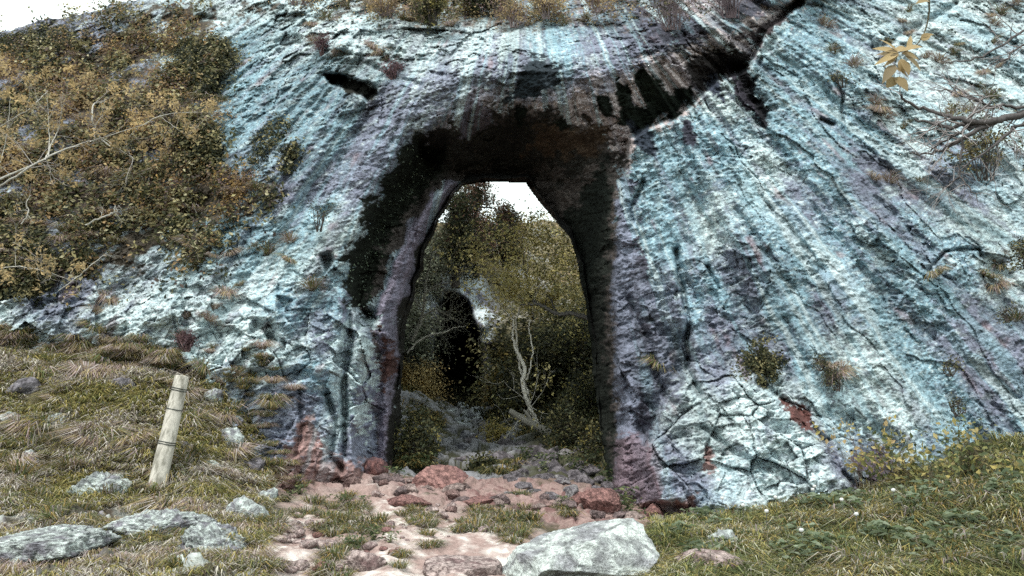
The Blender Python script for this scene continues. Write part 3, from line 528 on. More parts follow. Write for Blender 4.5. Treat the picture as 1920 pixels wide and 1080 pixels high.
# ---- boulders and stones
def ico(n):
    bm = bmesh.new(); bmesh.ops.create_icosphere(bm, subdivisions=n, radius=1); v = np.array([t.co for t in bm.verts]); f = np.array([[q.index for q in t.verts] for t in bm.faces]); bm.free(); return v, f
ICO = {n: ico(n) for n in (3, 4, 6)}
def rock(name, c, size, rz=0., sub=4, cuts=9, seed=0, cols=((.60,.66,.64), (.24,.22,.27)), label='', cat='rock', group=None, tilt=0., flat=None, nz_=1.):
    r = np.random.default_rng(seed); v, f = ICO[sub]; v = v.copy()
    for i in range(cuts):
        n = r.normal(size=3); n /= np.linalg.norm(n); d = r.uniform(.55, .85); e = v @ n - d; v = v - np.clip(e, 0, None)[:, None]*n*.96
    if flat is not None:
        n = np.array(flat, float); n /= np.linalg.norm(n); e = v @ n - .42; v = v - np.clip(e, 0, None)[:, None]*n*.93
    v = v*np.array(size)/2; ct, st_ = math.cos(tilt), math.sin(tilt); v = np.stack([v[:, 0]*ct + v[:, 2]*st_, v[:, 1], -v[:, 0]*st_ + v[:, 2]*ct], -1)
    ca, sa = math.cos(rz), math.sin(rz); v = np.stack([v[:, 0]*ca - v[:, 1]*sa, v[:, 0]*sa + v[:, 1]*ca, v[:, 2]], -1)
    s = float(min(size)); p = v + r.uniform(-50, 50, 3); nn = v/(np.linalg.norm(v, axis=1)[:, None] + 1e-6)
    v = v + nn*(nz_*s*(.13*fbm(p, 1.6/s, 3) + .06*ridged(p, 4.5/s, 4) + .045*fbm(p, 13./s, 4, .6)))[:, None]
    c0, c1 = np.array(cols[0]), np.array(cols[1]); cl = mixc(np.broadcast_to(c0, v.shape), c1, sstep(fbm(p, 2.5/s, 4, .6, s=5.), .0, .3)); cl = mixc(cl, c1*.5, .7*sstep(ridged(p, 5./s, 4, s=8.), .45, .7))
    o = link(name, v, f, M_STONE, cl); o.location = [float(t) for t in c]; o['label'] = label; o['category'] = cat
    if group: o['group'] = group
    return o
WH = ((.62,.68,.66), (.30,.29,.33)); RE = ((.36,.195,.18), (.22,.125,.12)); GY = ((.27,.25,.28), (.11,.10,.11)); PK = ((.55,.44,.42), (.30,.20,.20))
def at_ground(u, v, dz=0.):
    p, _ = hit(u, v); p = p[0]; p[2] += dz; return p
c = at_ground(1085, 1085); rock('boulder', c + np.array([-.08, .25, .18]), (1.86, 1.4, 1.0), .1, 6, 16, 21, ((.70,.75,.73), (.40,.40,.43)), 'big flat topped white boulder at the bottom of the path', tilt=-.14, flat=(-.12,-.12,1), nz_=.8)
c = at_ground(855, 1075); rock('boulder', c + np.array([0, .15, .02]), (.95, .8, .42), .3, 6, 8, 4, PK, 'low pinkish grey slab left of the big white boulder', flat=(0,-.2,1), nz_=.7)
c = at_ground(822, 918); rock('boulder', c + np.array([0, .25, .10]), (1.1, .8, .62), -.1, 6, 9, 33, ((.42,.235,.215), (.28,.155,.15)), 'rounded red boulder at the mouth of the arch', nz_=.8)
c = at_ground(1125, 962); rock('boulder', c + np.array([0, .2, .08]), (.72, .6, .48), .5, 6, 9, 8, RE, 'red brown boulder beside the foot of the arch pillar', nz_=.8)
for (u, v, sx, sz, ck, sd_, lb) in [(680,1075,.42,.32,PK,41,'small pink stone with a dark hollow at the foot of the path'),(1362,1040,.50,.40,WH,42,'grey white rock poking from the meadow grass'),
  (1330,1078,.80,.34,PK,43,'wide low rock in the grass right of the big boulder'),(178,925,.9,.6,WH,44,'white outcrop in the grass left of the post'),(90,1045,1.5,.36,WH,45,'broad white outcrop at the lower left corner'),
  (300,1005,1.2,.34,WH,46,'knobbly white outcrop below the post'),(390,1055,.85,.4,WH,47,'small knobbly outcrop beside the start of the path'),(455,985,.5,.4,WH,48,'low pale rock at the grassy edge of the path'),
  (1195,880,.75,.95,((.26,.20,.23),(.15,.11,.13)),49,'dull purple boulder leaning on the arch pillar'),(1225,965,.45,.34,RE,50,'red stone under the purple boulder'),(700,885,.5,.5,((.30,.15,.14),(.16,.10,.11)),51,'dark red stone at the foot of the left pillar'),
  (540,1000,.45,.18,PK,52,'flat pinkish stone beside the grass tufts'),(1085,950,.45,.3,RE,53,'small red stone beside the ferny plants'),(905,945,.9,.2,RE,54,'thin red ledge slab across the threshold'),(760,950,.9,.2,RE,55,'red ledge slab with a pale top beside the path')]:
    c = at_ground(u, v); rock('rock', c + np.array([0, .1, sz*.12]), (sx, sx*.8, sz), sd_*1.3, 6 if sx > .8 else 4, 9, sd_, ck, lb, nz_=2.3 if ck is WH else 1.1)
for i, (u, v, sx, sz) in enumerate([(40,740,.6,.4),(15,800,.5,.35),(110,800,.45,.3),(230,730,.5,.35),(400,760,.5,.4),(430,830,.6,.45),(470,890,.55,.45),(400,900,.4,.3),(60,870,.4,.3),(340,860,.35,.25),(500,935,.5,.35),(470,720,.6,.5)]):
    c = at_ground(u, v); rock('stone', c + np.array([0, 0, 0]), (sx, sx*.7, sz), i*1.1, 4, 14, 400 + i, WH if i % 3 else GY, 'pale stone half buried in the grass of the left bank', 'stone', 'stones half buried in the left bank', nz_=1.6)
ws = rng.uniform(.7, 2., 60)
scree = [(1040,878,.42),(1015,905,.5),(1075,898,.45),(985,915,.4),(1055,915,.36),(1095,912,.4),(1120,925,.35),(1000,925,.3),(1070,935,.36),(1030,935,.34),(960,905,.4),(930,885,.5),(900,870,.45),(975,880,.4),(1005,865,.4),
  (1140,915,.3),(955,925,.3),(1090,880,.35),(940,862,.5),(985,850,.45),(915,852,.5),(1040,855,.4),(880,890,.35),(1125,895,.35),(1065,868,.3),(870,862,.4),(900,840,.55),(950,835,.5),(925,822,.45),(975,832,.4),(1010,845,.35),(890,822,.45),(905,808,.4),(935,808,.35),(1020,885,.6),(1045,890,.55),(1070,880,.5),(1095,868,.5),(1000,880,.5),(1030,868,.6),(1060,858,.5),(1085,905,.45),(1110,880,.45),(1010,858,.5),(1050,905,.4),(970,895,.5),(990,900,.4),(1100,850,.45)]
for i, (u, v, s_) in enumerate(scree):
    c = at_ground(u, v); k = c[1]/16
    rock('stone', c + np.array([0, 0, -.02*k]), (s_*k*ws[i], s_*k*.9, s_*k*(.5 + .5*(i*.37 % 1))), i, 4, 12, 100 + i, ((.25,.225,.245), (.09,.08,.09)) if i % 4 else ((.38,.36,.37), (.14,.12,.14)), 'grey purple stone in the scree inside the arch', 'stone', 'scree stones on the floor of the arch')
pile = [(862,806,1.25,1.15,1),(842,786,.7,.6,2),(882,780,.8,.4,3),(893,772,.6,.35,4),(868,766,.5,.4,5),(834,802,.65,.6,6),(824,788,.6,.5,7),(812,806,.7,.5,8),(898,802,.7,.7,9),(842,826,.9,.7,10),(880,832,1.,.7,11),(820,772,.4,.4,12),(905,824,.8,.6,13),(925,840,1.,.5,14),(950,852,.9,.4,15),(895,850,1.1,.6,16),(862,850,.9,.6,17),(915,868,1.1,.5,18),(968,868,.9,.4,19),(876,876,.9,.5,20),(936,884,1.,.45,21),(840,862,.7,.5,22)]
for (u, v, sx, sz, i) in pile:
    D_ = np.interp(v, [760, 800, 830, 850, 880], [27, 26, 23.5, 20.5, 18]); k = D_/26
    rock('stone', P(u, v, D_), (sx*k*1.15, sx*k, sz*k*1.15), i, 4, 14, 200 + i, ((.55,.60,.62), (.17,.17,.2)) if v < 812 else ((.34,.34,.38), (.11,.11,.13)), 'angular stone in the heap climbing to the cave mouth', 'stone', 'stones heaped up to the cave', nz_=1.3)
for i, (u, v) in enumerate(inpoly(34, [(640,905),(760,905),(900,925),(1060,945),(1180,960),(1270,985),(1150,985),(960,975),(820,960),(700,935)])):
    c = at_ground(u, v); s_ = rng.uniform(.12, .34); rock('stone', c + np.array([0, 0, s_*.05]), (s_*1.4, s_, s_*.75), i*1.3, 4, 14, 500 + i, (((.33,.22,.205), (.19,.125,.12)), ((.40,.31,.29), (.22,.16,.15)), ((.27,.20,.20), (.14,.11,.11)))[i % 3], 'broken reddish stone lying on the threshold of the arch', 'stone', 'broken stones on the threshold', nz_=1.4)
for i in range(110):
    u, v = inpoly(1, [(470,1075),(560,960),(640,925),(760,940),(930,960),(960,1010),(820,1030),(700,1075)])[0]
    c = at_ground(u, v); s_ = rng.uniform(.03, .09) if i % 3 else rng.uniform(.1, .2); rock('stone', c + np.array([0, 0, s_*.15]), (s_*1.3, s_, s_*.7), i, 3, 9, 300 + i, PK if i % 5 else RE, 'small loose stone lying on the trodden path', 'stone', 'loose stones on the path')

# ---- grass
def tuft(n, r, ln, seed, cols, wts, droop=.5, lean=(.2, 1.3), wd=.010):
    g_ = np.random.default_rng(seed); a = g_.uniform(0, 2*math.pi, n); q = np.sqrt(g_.random(n))*r
    base = np.stack([np.cos(a)*q, np.sin(a)*q, np.full(n, -.01)], -1)
    return blades(base, ln*g_.uniform(.5, 1.15, n), wd*g_.uniform(.7, 1.3, n), g_.uniform(*lean, n), a + g_.normal(size=n)*.7, pal(n, cols, wts), droop)
protoG = [tuft(150, .11, .30, i, GRS, ([3,3,4,3,2,1] if i % 2 else [4,4,2,1,2,1])) for i in range(5)]
protoD = [tuft(170, .09, .42, 20 + i, DRY if i < 3 else DRY + GRS[:3], [1]*5 if i < 3 else [1]*5 + [3, 2, 2], droop=1.0, lean=(.4, 1.4), wd=.011) for i in range(5)]
tm = {}
def place_tuft(kind, i, loc, sc, rz, label, group, tilt=0.):
    key = (kind, i)
    if key not in tm:
        v, f, c_ = (protoG if kind == 'g' else protoD)[i]; o = link('grass_tuft', v, f, M_GRASS, c_, smooth=False); tm[key] = o
    else: o = tm[key].copy(); C.objects.link(o)
    o.location = [float(t) for t in loc]; o.scale = (sc, sc, sc*random.uniform(.8, 1.2)); o.rotation_euler = (tilt, 0, rz)
    return tag(o, label, 'grass tuft', group)
LOOSE = []
def loose_tuft(kind, i, loc, sc, rz):
    v, f, c_ = (protoG if kind == 'g' else protoD)[i]; ca, sa = math.cos(rz), math.sin(rz)
    v = v*np.array([sc, sc, sc*random.uniform(.8, 1.2)]); v = np.stack([v[:, 0]*ca - v[:, 1]*sa, v[:, 0]*sa + v[:, 1]*ca, v[:, 2]], -1) + np.asarray(loc); LOOSE.append((v, f, c_))
def flush_loose(label):
    n = 0; V = []; Q = []; T3 = []; K = []
    for v, f, c_ in LOOSE: V.append(v); Q.append(f[0] + n); T3.append(f[1] + n); K.append(c_); n += len(v)
    LOOSE.clear(); return tag(link('grass', np.concatenate(V), [np.concatenate(Q), np.concatenate(T3)], M_GRASS, np.concatenate(K), smooth=False), label, kind='stuff')
tp = []
for poly, n in [([(550,960),(600,935),(690,935),(700,965),(640,990),(560,985)], 22), ([(590,1000),(640,985),(720,990),(740,1025),(680,1045),(600,1030)], 22), ([(850,990),(900,975),(1000,985),(1010,1010),(940,1040),(860,1025)], 24),
  ([(460,960),(505,940),(520,1000),(490,1040),(455,1020)], 12), ([(890,955),(940,955),(950,975),(895,975)], 6), ([(750,958),(795,955),(800,975),(755,975)], 4), ([(770,985),(815,980),(815,1000),(775,1005)], 4),
  ([(590,1040),(640,1035),(640,1080),(590,1080)], 6), ([(740,1050),(770,1040),(780,1080),(745,1080)], 3), ([(1030,950),(1070,950),(1070,975),(1035,975)], 5), ([(960,925),(990,925),(990,955),(965,955)], 4),
  ([(430,1050),(520,1045),(520,1080),(430,1080)], 7), ([(510,930),(540,925),(545,955),(515,960)], 4), ([(800,1010),(830,1015),(825,1040),(800,1040)], 3)]:
    tp += [tuple(t) for t in inpoly(n, poly)]
hp, ok = hit([t[0] for t in tp], [t[1] for t in tp])
for i, p in enumerate(hp): place_tuft('g', i % 5, p, random.uniform(.5, 1.1), random.uniform(0, 6.3), 'olive and straw coloured grass tuft growing on the pale path', 'grass tufts scattered over the path')
ct = [(585,85),(605,90),(590,55),(610,45),(730,128),(722,118),(850,0),(700,22),(655,20),(760,45),(800,55),(790,50),(840,55),(480,470),(505,480),(540,465),(430,480),(400,490),(380,500),(450,545),(420,560),(400,590),(385,600),
  (345,640),(340,655),(355,610),(178,600),(185,590),(165,650),(175,625),(205,570),(350,470),(320,480),(300,470),(385,700),(410,720),(440,710),(370,730),(540,500),(575,545),(1640,215),(1655,225),(1630,205),(1690,245),(1660,90),(1700,75),(1690,55),
  (1740,120),(1780,110),(1800,95),(1760,125),(1840,150),(1870,140),(1830,170),(1850,190),(1800,190),(1810,215),(1780,225),(1865,90),(1880,30),(1900,20),(1860,50),(1850,40),(1700,30),(1560,110),(1600,130),(1540,60),(1860,500),(1875,510),(1850,530),(1870,545),(1630,340),(1660,355),(1720,350),
  (190,380),(180,375),(250,400),(270,410),(230,395),(310,380),(330,395),(60,455),(120,460),(150,450),(1750,520),(1560,700),(1545,690),(1570,715),(1060,60),(1100,50),(700,95),(640,100),(1920,480),(1900,610),(1230,690)]
for i, (u, v) in enumerate(ct):
    p, n = on_cliff(u + random.uniform(-5, 5), v - 8 + random.uniform(-5, 5)); place_tuft('d', i % 5, p + n*.04, random.uniform(.45, 1.1), random.uniform(0, 6.3), 'drooping dry grass tuft rooted in a crack of the cliff face', 'dry grass tufts hanging on the cliff', .5)

bt = inpoly(70, [(-40,650),(60,655),(180,675),(300,700),(450,700),(500,770),(495,860),(515,935),(440,975),(300,985),(80,985),(-40,980)]); hp, ok = hit(bt[:, 0], bt[:, 1])
for i, p in enumerate(hp): place_tuft('d' if i % 2 else 'g', i % 5, p + np.array([0, -.03, .03]), random.uniform(.8, 1.4), random.uniform(0, 6.3), 'shaggy grass tuft drooping down the left bank', 'shaggy tufts on the left bank', .35)
for u, v in inpoly(130, [(-20,610),(100,640),(200,640),(330,660),(360,700),(200,680),(60,660),(-20,655)], 6): p, n = on_cliff(u, v); loose_tuft('dg'[random.random() < .5], random.randrange(5), p + n*.03, random.uniform(.5, 1.1), random.uniform(0, 6.3))
for u, v in inpoly(50, [(330,690),(420,640),(520,660),(560,760),(540,860),(600,900),(560,960),(490,930),(480,780),(420,700)]): p, n = on_cliff(u, v); loose_tuft('dg'[random.random() < .5], random.randrange(5), p + n*.03, random.uniform(.4, 1.), random.uniform(0, 6.3))
flush_loose('tufted grass climbing from the left bank onto the rock')
bt = inpoly(170, [(1240,1010),(1290,985),(1400,955),(1600,930),(1700,905),(1940,880),(1940,1090),(1240,1090)]); hp, ok = hit(bt[:, 0], bt[:, 1])
for i, p in enumerate(hp): loose_tuft('g', i % 5, p, random.uniform(.9, 1.7), random.uniform(0, 6.3))
flush_loose('taller grass clumps standing up in the meadow')
bt = inpoly(100, [(-20,985),(250,975),(480,1000),(500,1090),(-20,1090)]); hp, ok = hit(bt[:, 0], bt[:, 1])
for i, p in enumerate(hp): loose_tuft('d' if i % 2 else 'g', i % 5, p + np.array([0, 0, .03]), random.uniform(.4, .8), random.uniform(0, 6.3))
flush_loose('short dry grass between the white outcrops')
def field(name, label, polys, per, ln, cols, wts, droop, seedc=0., thin=None, y0=6., clumpf=1.6):
    B = []; 
    for poly, n in polys:
        uv = inpoly(n, poly, 7); p, ok = hit(uv[:, 0], uv[:, 1], y0); B.append(p[ok])
    B = np.concatenate(B); m = fbm(B*np.array([1, 1, 0]), clumpf, 3, s=seedc); k = (m > -.30 + rng.normal(size=len(B))*.1)
    B = B[k]; m = m[k]; n = len(B); hgt = rng.uniform(.45, 1.2, n)*(.75 + 1.1*np.clip(m + .2, 0, 1)); mood = noise(B[:, 0]*.9 + seedc, B[:, 1]*.9, 0) + .6*noise(B[:, 0]*3.5, B[:, 1]*3.5, 3)
    base = np.repeat(B, per, 0); N = len(base); a = rng.uniform(0, 2*math.pi, N); base = base + np.stack([np.cos(a), np.sin(a), 0*a], -1)*(np.sqrt(rng.random(N))*.09)[:, None]; base[:, 2] -= .01
    cols = np.array(cols); W = np.array(wts, float)[None]*np.ones((n, 1)); half = len(cols)//2
    W[:, :half] *= np.exp(1.8*mood)[:, None]; W[:, half:] *= np.exp(-1.8*mood)[:, None]; W /= W.sum(1)[:, None]; cw = np.repeat(W.cumsum(1), per, 0)
    ci = (rng.random(N)[:, None] > cw).sum(1).clip(0, len(cols)-1); cl = cols[ci]*rng.uniform(.7, 1.3, (N, 1))
    k = np.clip(base[:, 1]/10, 1, 2)
    lean0 = np.repeat(rng.uniform(0, 6.3, n), per); az_ = np.where(rng.random(N) < .35, lean0 + rng.normal(size=N)*.8, a)
    v, f, c_ = blades(base, ln*np.repeat(hgt, per)*rng.uniform(.5, 1.15, N), .0115*k*rng.uniform(.6, 1.3, N), rng.uniform(.25, 1.35, N), az_, cl, droop)
    o = link(name, v, f, M_GRASS, c_, smooth=False); return tag(o, label, kind='stuff')
BANK = [(-60,640),(60,648),(180,668),(300,690),(360,700),(450,690),(500,760),(490,860),(510,930),(440,960),(300,960),(200,960),(80,965),(-60,960)]
field('grass', 'olive and straw coloured grass covering the left bank', [(BANK, 5200), ([(-60,900),(250,900),(470,930),(500,1100),(-60,1100)], 1300)], 40, .27, [(.13,.14,.055),(.25,.23,.085),(.38,.31,.12),(.54,.50,.44),(.42,.37,.35),(.20,.15,.12)], [2.6,3,2.4,2.4,1.8,1.6], .6, 3.)
MEAD = [(1235,1000),(1290,975),(1400,945),(1600,915),(1700,885),(1800,862),(1980,818),(1980,1110),(1230,1110)]
field('grass', 'tall green and ochre meadow grass right of the boulder', [(MEAD, 4800), ([(1230,1010),(1290,990),(1330,1100),(1215,1100)], 300)], 40, .34, [(.08,.10,.045),(.17,.19,.08),(.31,.29,.11),(.42,.34,.13),(.54,.52,.41),(.30,.25,.20)], [3,3,3,1.8,1.6,1.], .45, 13.)
field('grass', 'dark trailing grass on the banks of the gully', [([(760,700),(800,700),(830,800),(800,880),(745,880)], 500), ([(900,780),(960,700),(1130,720),(1140,880),(1000,830)], 700), ([(900,860),(960,850),(970,900),(900,900)], 120)], 22, .35, DKG[1:4] + GRS[1:4], [2,1,1,2,1,1], .7, 23., y0=14.)

def cloud(name, label, uv, surf, out, size, cols, wts, per, spread, kind='stuff', parent=None, cat=None, jit=.9, asp=.6, group=None):
    """leaf clumps standing off a rock surface"""
    p, n = surf(uv[:, 0], uv[:, 1]); d = rng.random(len(p))**1.5*out; c0 = p + n*d[:, None]
    mood = rng.normal(size=len(p)); c_ = np.repeat(c0, per, 0) + rng.normal(size=(len(p)*per, 3))*spread
    cl = pal(len(p), cols, wts, .3); cl = np.repeat(cl, per, 0)*rng.uniform(.7, 1.35, (len(c_), 1))
    v, f, q = leaves(c_, size*rng.uniform(.6, 1.3, len(c_)), cl, np.repeat(n, per, 0) + np.array([0, 0, .5]), jit, asp)
    o = link(name, v, f, M_LEAF, q, parent, smooth=False)
    return tag(o, label, cat, group, kind)
def cl_noise(f_, s_, lo, hi): return lambda u, v: sstep(fbm(np.stack([u/100, v/100, 0*u], -1), f_, 3, s=s_), lo, hi)
uvI = inpoly(5800, [(-80,110),(0,75),(130,50),(240,24),(360,8),(400,40),(370,80),(440,110),(425,160),(400,210),(410,300),(440,335),(530,350),(500,385),(420,430),(400,470),(320,500),(220,500),(150,525),(80,550),(-80,565)], 24, cl_noise(2.8, 3., .0, .16))
cloud('ivy', 'dark glossy ivy and brown leaves smothering the left slope', uvI, on_cliff, .40, .105, DKG + [(.30,.20,.10), (.42,.38,.24)], [2.6,4,4,3,2,1.6,1.6], 8, .10)
uvI = np.vstack([inpoly(1100, [(330,90),(400,70),(455,110),(420,150),(395,190),(330,170)], 6), inpoly(1300, [(330,250),(400,240),(415,300),(390,330),(340,320)], 6), inpoly(1600, [(0,430),(80,450),(100,520),(60,560),(-30,560)], 8), inpoly(700, [(0,70),(130,55),(140,90),(60,110),(0,100)], 5), inpoly(110, [(480,260),(535,225),(545,240),(500,300),(470,330),(470,300)], 4), inpoly(90, [(530,300),(560,270),(565,285),(530,320)], 4)])
cloud('ivy', 'near black ivy patches with small leaves coloured to glint on the rock', uvI, on_cliff, .25, .075, DKG, [6,3,2,2.5,0], 9, .06)
uvI = np.vstack([inpoly(3200, [(-40,120),(150,60),(380,20),(400,60),(300,120),(420,220),(400,330),(520,345),(450,400),(300,420),(100,400),(-40,330)], 10, cl_noise(1.8, 13., -.05, .2))])
cloud('shrubbery', 'brown and ochre heathery growth between the ivy patches', uvI, on_cliff, .35, .07, [(.30,.20,.10),(.20,.14,.09),(.38,.25,.09),(.16,.11,.11)], [3,3,2,2], 9, .09)
cloud('shrubbery', 'dry brown growth and moss along the rim above the arch', inpoly(2600, [(630,-30),(650,25),(760,40),(860,45),(1000,42),(1200,24),(1260,-30)], 16, cl_noise(2.4, 33., -.02, .18)), on_cliff, .7, .07, OCH[1:] + DKG[1:4] + [(.2,.13,.12)], [2,3,2,2,2,1,3], 9, .08)
cloud('ivy', 'sparse pale leaves coloured as glints inside the dark recess left of the arch', inpoly(260, [(p_[0]*.88 + 84, p_[1]*.9 + 44) for p_ in RECESS], 3), on_cliff, .05, .06, [(.14,.18,.12),(.3,.36,.3)], [3,1], 2, .05)  # pale leaf colour stands in for glints of light

def limb(T, pts, n=5, wob=.01, k=6, col=BARK): 
    q = smoothline(pts, n, wob); T.add(q[:, :3], np.maximum(q[:, 3], .002), k, col); return q
def grow(T, p, d, ln, r, lev, tips, g_, col, spread=.7, up=.15, kids=3, wob=.25):
    q = [np.array(p)]; n = 5; d = d/np.linalg.norm(d)
    for i in range(n):
        d = d + g_.normal(size=3)*wob*.6; d[2] += up*.3; d /= np.linalg.norm(d); q.append(q[-1] + d*ln/n)
        if lev > 0 and i >= 1 and g_.random() < kids/4.:
            dd = d + g_.normal(size=3)*spread; grow(T, q[-1], dd, ln*g_.uniform(.45, .75), r*.55, lev-1, tips, g_, col, spread, up, kids, wob)
        if lev <= 1 and i >= 1: tips.append(q[-1])
    T.add(q, np.linspace(r, r*.4, n+1), 4 if lev < 2 else 6, col)
def sprout(T, q, n, ln, lev, tips, g_, col, spread=.8, up=.2, t0=.25, kids=3, bias=(0, 0, 0)):
    for i in range(n):
        k = int(len(q)*g_.uniform(t0, .98)); p = q[min(k, len(q)-1)]; tg = q[min(k+1, len(q)-1), :3] - q[max(k-1, 0), :3]; tg = tg/(np.linalg.norm(tg) + 1e-6)
        grow(T, p[:3], tg*.5 + g_.normal(size=3)*spread + np.array(bias), ln*g_.uniform(.6, 1.3), max(p[3]*.5, .004), lev, tips, g_, col, spread, up, kids)
def crown(name, tips, per, spread, size, cols, wts, parent, keep=1.0, asp=.6, jit=1.):
    t_ = np.array(tips); t_ = t_[rng.random(len(t_)) < keep]; c_ = np.repeat(t_, per, 0) + rng.normal(size=(len(t_)*per, 3))*spread
    base = np.repeat(pal(len(t_), cols, wts, .2), per, 0)*rng.uniform(.7, 1.3, (len(c_), 1))
    v, f, q = leaves(c_, size*rng.uniform(.6, 1.3, len(c_)), base, np.array([[0, -.3, .7]]), jit, asp); return link(name, v, f, M_LEAF, q, parent, smooth=False)
def finish(T, name, root, m=M_BARK):
    o = T.build(name, m); o.parent = root; o.location = -root.location; return o
def child_fix(o, root): o.location = -root.location; return o

for i in range(46):
    (u, v), = inpoly(1, [(0,140),(300,60),(420,200),(420,330),(520,350),(400,420),(150,480),(0,520)]); p, n = on_cliff(u, v); loose_tuft('d', i % 5, p + n*.15, random.uniform(.6, 1.2), random.uniform(0, 6.3))
flush_loose('dry hanging grass growing through the ivy of the left slope')
# ---- slender ochre leaved trees reaching over the left slope
def slope_tree(limbs, D, label, seed, leafn, nl, lcol=OCH, extra=()):
    g_ = np.random.default_rng(seed); T = Tubes(); tips = []; p0 = P(limbs[0][0][0], limbs[0][0][1], D); root = empty('sapling', p0, label, 'sapling')
    for L in limbs:
        r0 = L[0][2]; pts = [px(u, v, D + .25*math.sin(i*1.7 + seed), r*.7) for i, (u, v, r) in enumerate(L)]
        q = limb(T, pts, 6, .006, 6, PALE if seed % 2 else (.36,.33,.32)); sprout(T, q, nl, .55, 2, tips, g_, (.38,.35,.33), .7, .1, .3)
    finish(T, 'trunk', root)
    cc_ = [P(u + g_.normal()*4, v + g_.normal()*4, D + g_.normal()*.25) for (u, v) in extra for _ in range(5)]
    o = crown('crown', [tips[i] for i in g_.permutation(len(tips))[:leafn]] + cc_, 9, .055, .085, lcol, [3,3,2,1], root, asp=.45); child_fix(o, root); return root
slope_tree([[(-170,560,.05),(-100,450,.045),(-30,375,.035),(30,330,.03),(95,292,.024),(150,270,.018),(200,256,.013),(275,232,.007)], [(-30,350,.03),(40,318,.028),(80,302,.02)], [(84,300,.02),(100,262,.016),(112,235,.012),(118,180,.005)], [(92,294,.012),(92,240,.008),(88,185,.004)]], 14.6,
  'low sapling with a forked pale trunk leaning in over the left slope', 5, 34, 7, extra=[(100,190),(95,235),(120,320),(200,210),(140,160),(60,330),(30,300),(10,180),(5,130)])
slope_tree([[(212,278,.018),(186,256,.022),(174,228,.022),(175,196,.020),(190,192,.014),(206,182,.006)], [(190,258,.01),(240,290,.006),(252,298,.004)]], 15.0, 'sapling with a thick pale crooked stem and ochre leaf sprays', 7, 26, 8, extra=[(215,165),(220,180),(245,215),(160,150),(260,235),(220,275),(140,300),(170,195),(225,262),(120,290)])
slope_tree([[(236,262,.012),(262,238,.012),(300,218,.011),(340,211,.008),(372,210,.004)], [(300,218,.006),(330,240,.005),(355,260,.003)]], 15.4, 'sapling with one long arched twig reaching toward the bare rock', 9, 26, 7, extra=[(300,185),(285,215),(340,215),(365,255),(350,240),(390,205),(400,190),(300,240),(330,195),(270,275),(305,290),(250,180)])
slope_tree([[(-120,420,.03),(-60,320,.022),(-20,255,.016),(20,225,.016),(60,200,.012),(90,170,.006)], [(-10,330,.01),(10,270,.008),(20,180,.004)]], 15.2, 'spindly pale sapling at the left edge of the slope', 11, 22, 7, extra=[(15,170),(5,120),(60,150),(40,190),(90,130),(130,130),(170,140),(60,270)])
slope_tree([[(-10,505,.012),(30,500,.011),(70,505,.008),(120,520,.004)], [(30,500,.006),(28,470,.004),(24,450,.003)]], 14.6, 'straggly low sapling above the white rocks', 13, 22, 5, extra=[(10,505),(60,500),(85,495),(15,520),(150,500)])
for pts, D, lb in [([(160,422,.014),(190,408,.016),(212,400,.014),(216,384,.008)], 15.2, 'short crooked dead branch lying among the ivy'), ([(40,420,.012),(52,400,.012),(50,380,.009),(58,366,.006)], 15.4, 'pale bent dead stick in the ivy near the left edge'),
   ([(110,545,.008),(150,515,.01),(180,490,.008),(198,478,.004)], 14.6, 'pale dead twigs over the white rocks'), ([(362,385,.01),(375,415,.009),(378,450,.006)], 16, 'thin upright dead stem at the edge of the ivy')]:
    T = Tubes(); g_ = np.random.default_rng(int(pts[0][0])); q = limb(T, [px(u, v, D, r) for u, v, r in pts], 5, .008, 6, PALE); sprout(T, q, 5, .3, 1, [], g_, PALE, .8, 0); tag(T.build('dead_branch', M_BARK, loc=q[0, :3]), lb, 'branch')

# ---- shrubs: a crown on a handful of stems
def shrub(u0, u1, v0, v1, D, label, seed, cols, wts, n=140, size=.07, stems=9, col=DBARK, leafper=8, dens=1., name='shrub', lev=1, group=None, stem_r=.012, depth=.5, spread=.05):
    g_ = np.random.default_rng(seed); b = P((u0+u1)/2, v1, D); root = empty(name, b, label, 'shrub', group); T = Tubes(); tips = []
    W = (u1-u0)/F_PX*D; H = (v1-v0)/F_PX*D
    for i in range(stems):
        a = g_.uniform(-1, 1); top = b + np.array([a*W*.5*g_.uniform(.4, 1), g_.uniform(-1, 1)*W*.5*depth, H*math.sqrt(max(.15, 1 - a*a*.8))*g_.uniform(.55, 1.)]); mid_ = (b + top)/2 + g_.normal(size=3)*.05 + np.array([0, 0, H*.08])
        q = smoothline([np.append(b + np.array([a*W*.12, 0, -.05]), stem_r), np.append(mid_, stem_r*.7), np.append(top, stem_r*.3)], 4, .008); T.add(q[:, :3], q[:, 3], 5, col); sprout(T, q, 4, H*.35, lev, tips, g_, col, .8, .1, .3); tips += [t_ for t_ in q[5:, :3]]
    finish(T, 'stems', root); tips = [tips[i] for i in g_.permutation(len(tips))[:n]]
    if leafper: child_fix(crown('foliage', tips, leafper, spread, size, cols, wts, root, dens), root)
    return root
shrub(1385, 1470, 655, 738, 13.9, 'dark green bush rooted on a ledge of the right wall', 31, DKG, [2,4,3,1,0], 260, .06, 14, leafper=12, spread=.06)
shrub(775, 850, -25, 42, 16.2, 'dense green bush on the rim above the arch', 32, DKG + YLG[1:3], [2,3,3,1,1,2,2], 200, .07, 14, leafper=10)
shrub(850, 950, -60, 22, 17.5, 'blackish yew bush behind the rim of the arch', 33, DKG, [8,4,1,.3,0], 260, .08, 12, leafper=10)
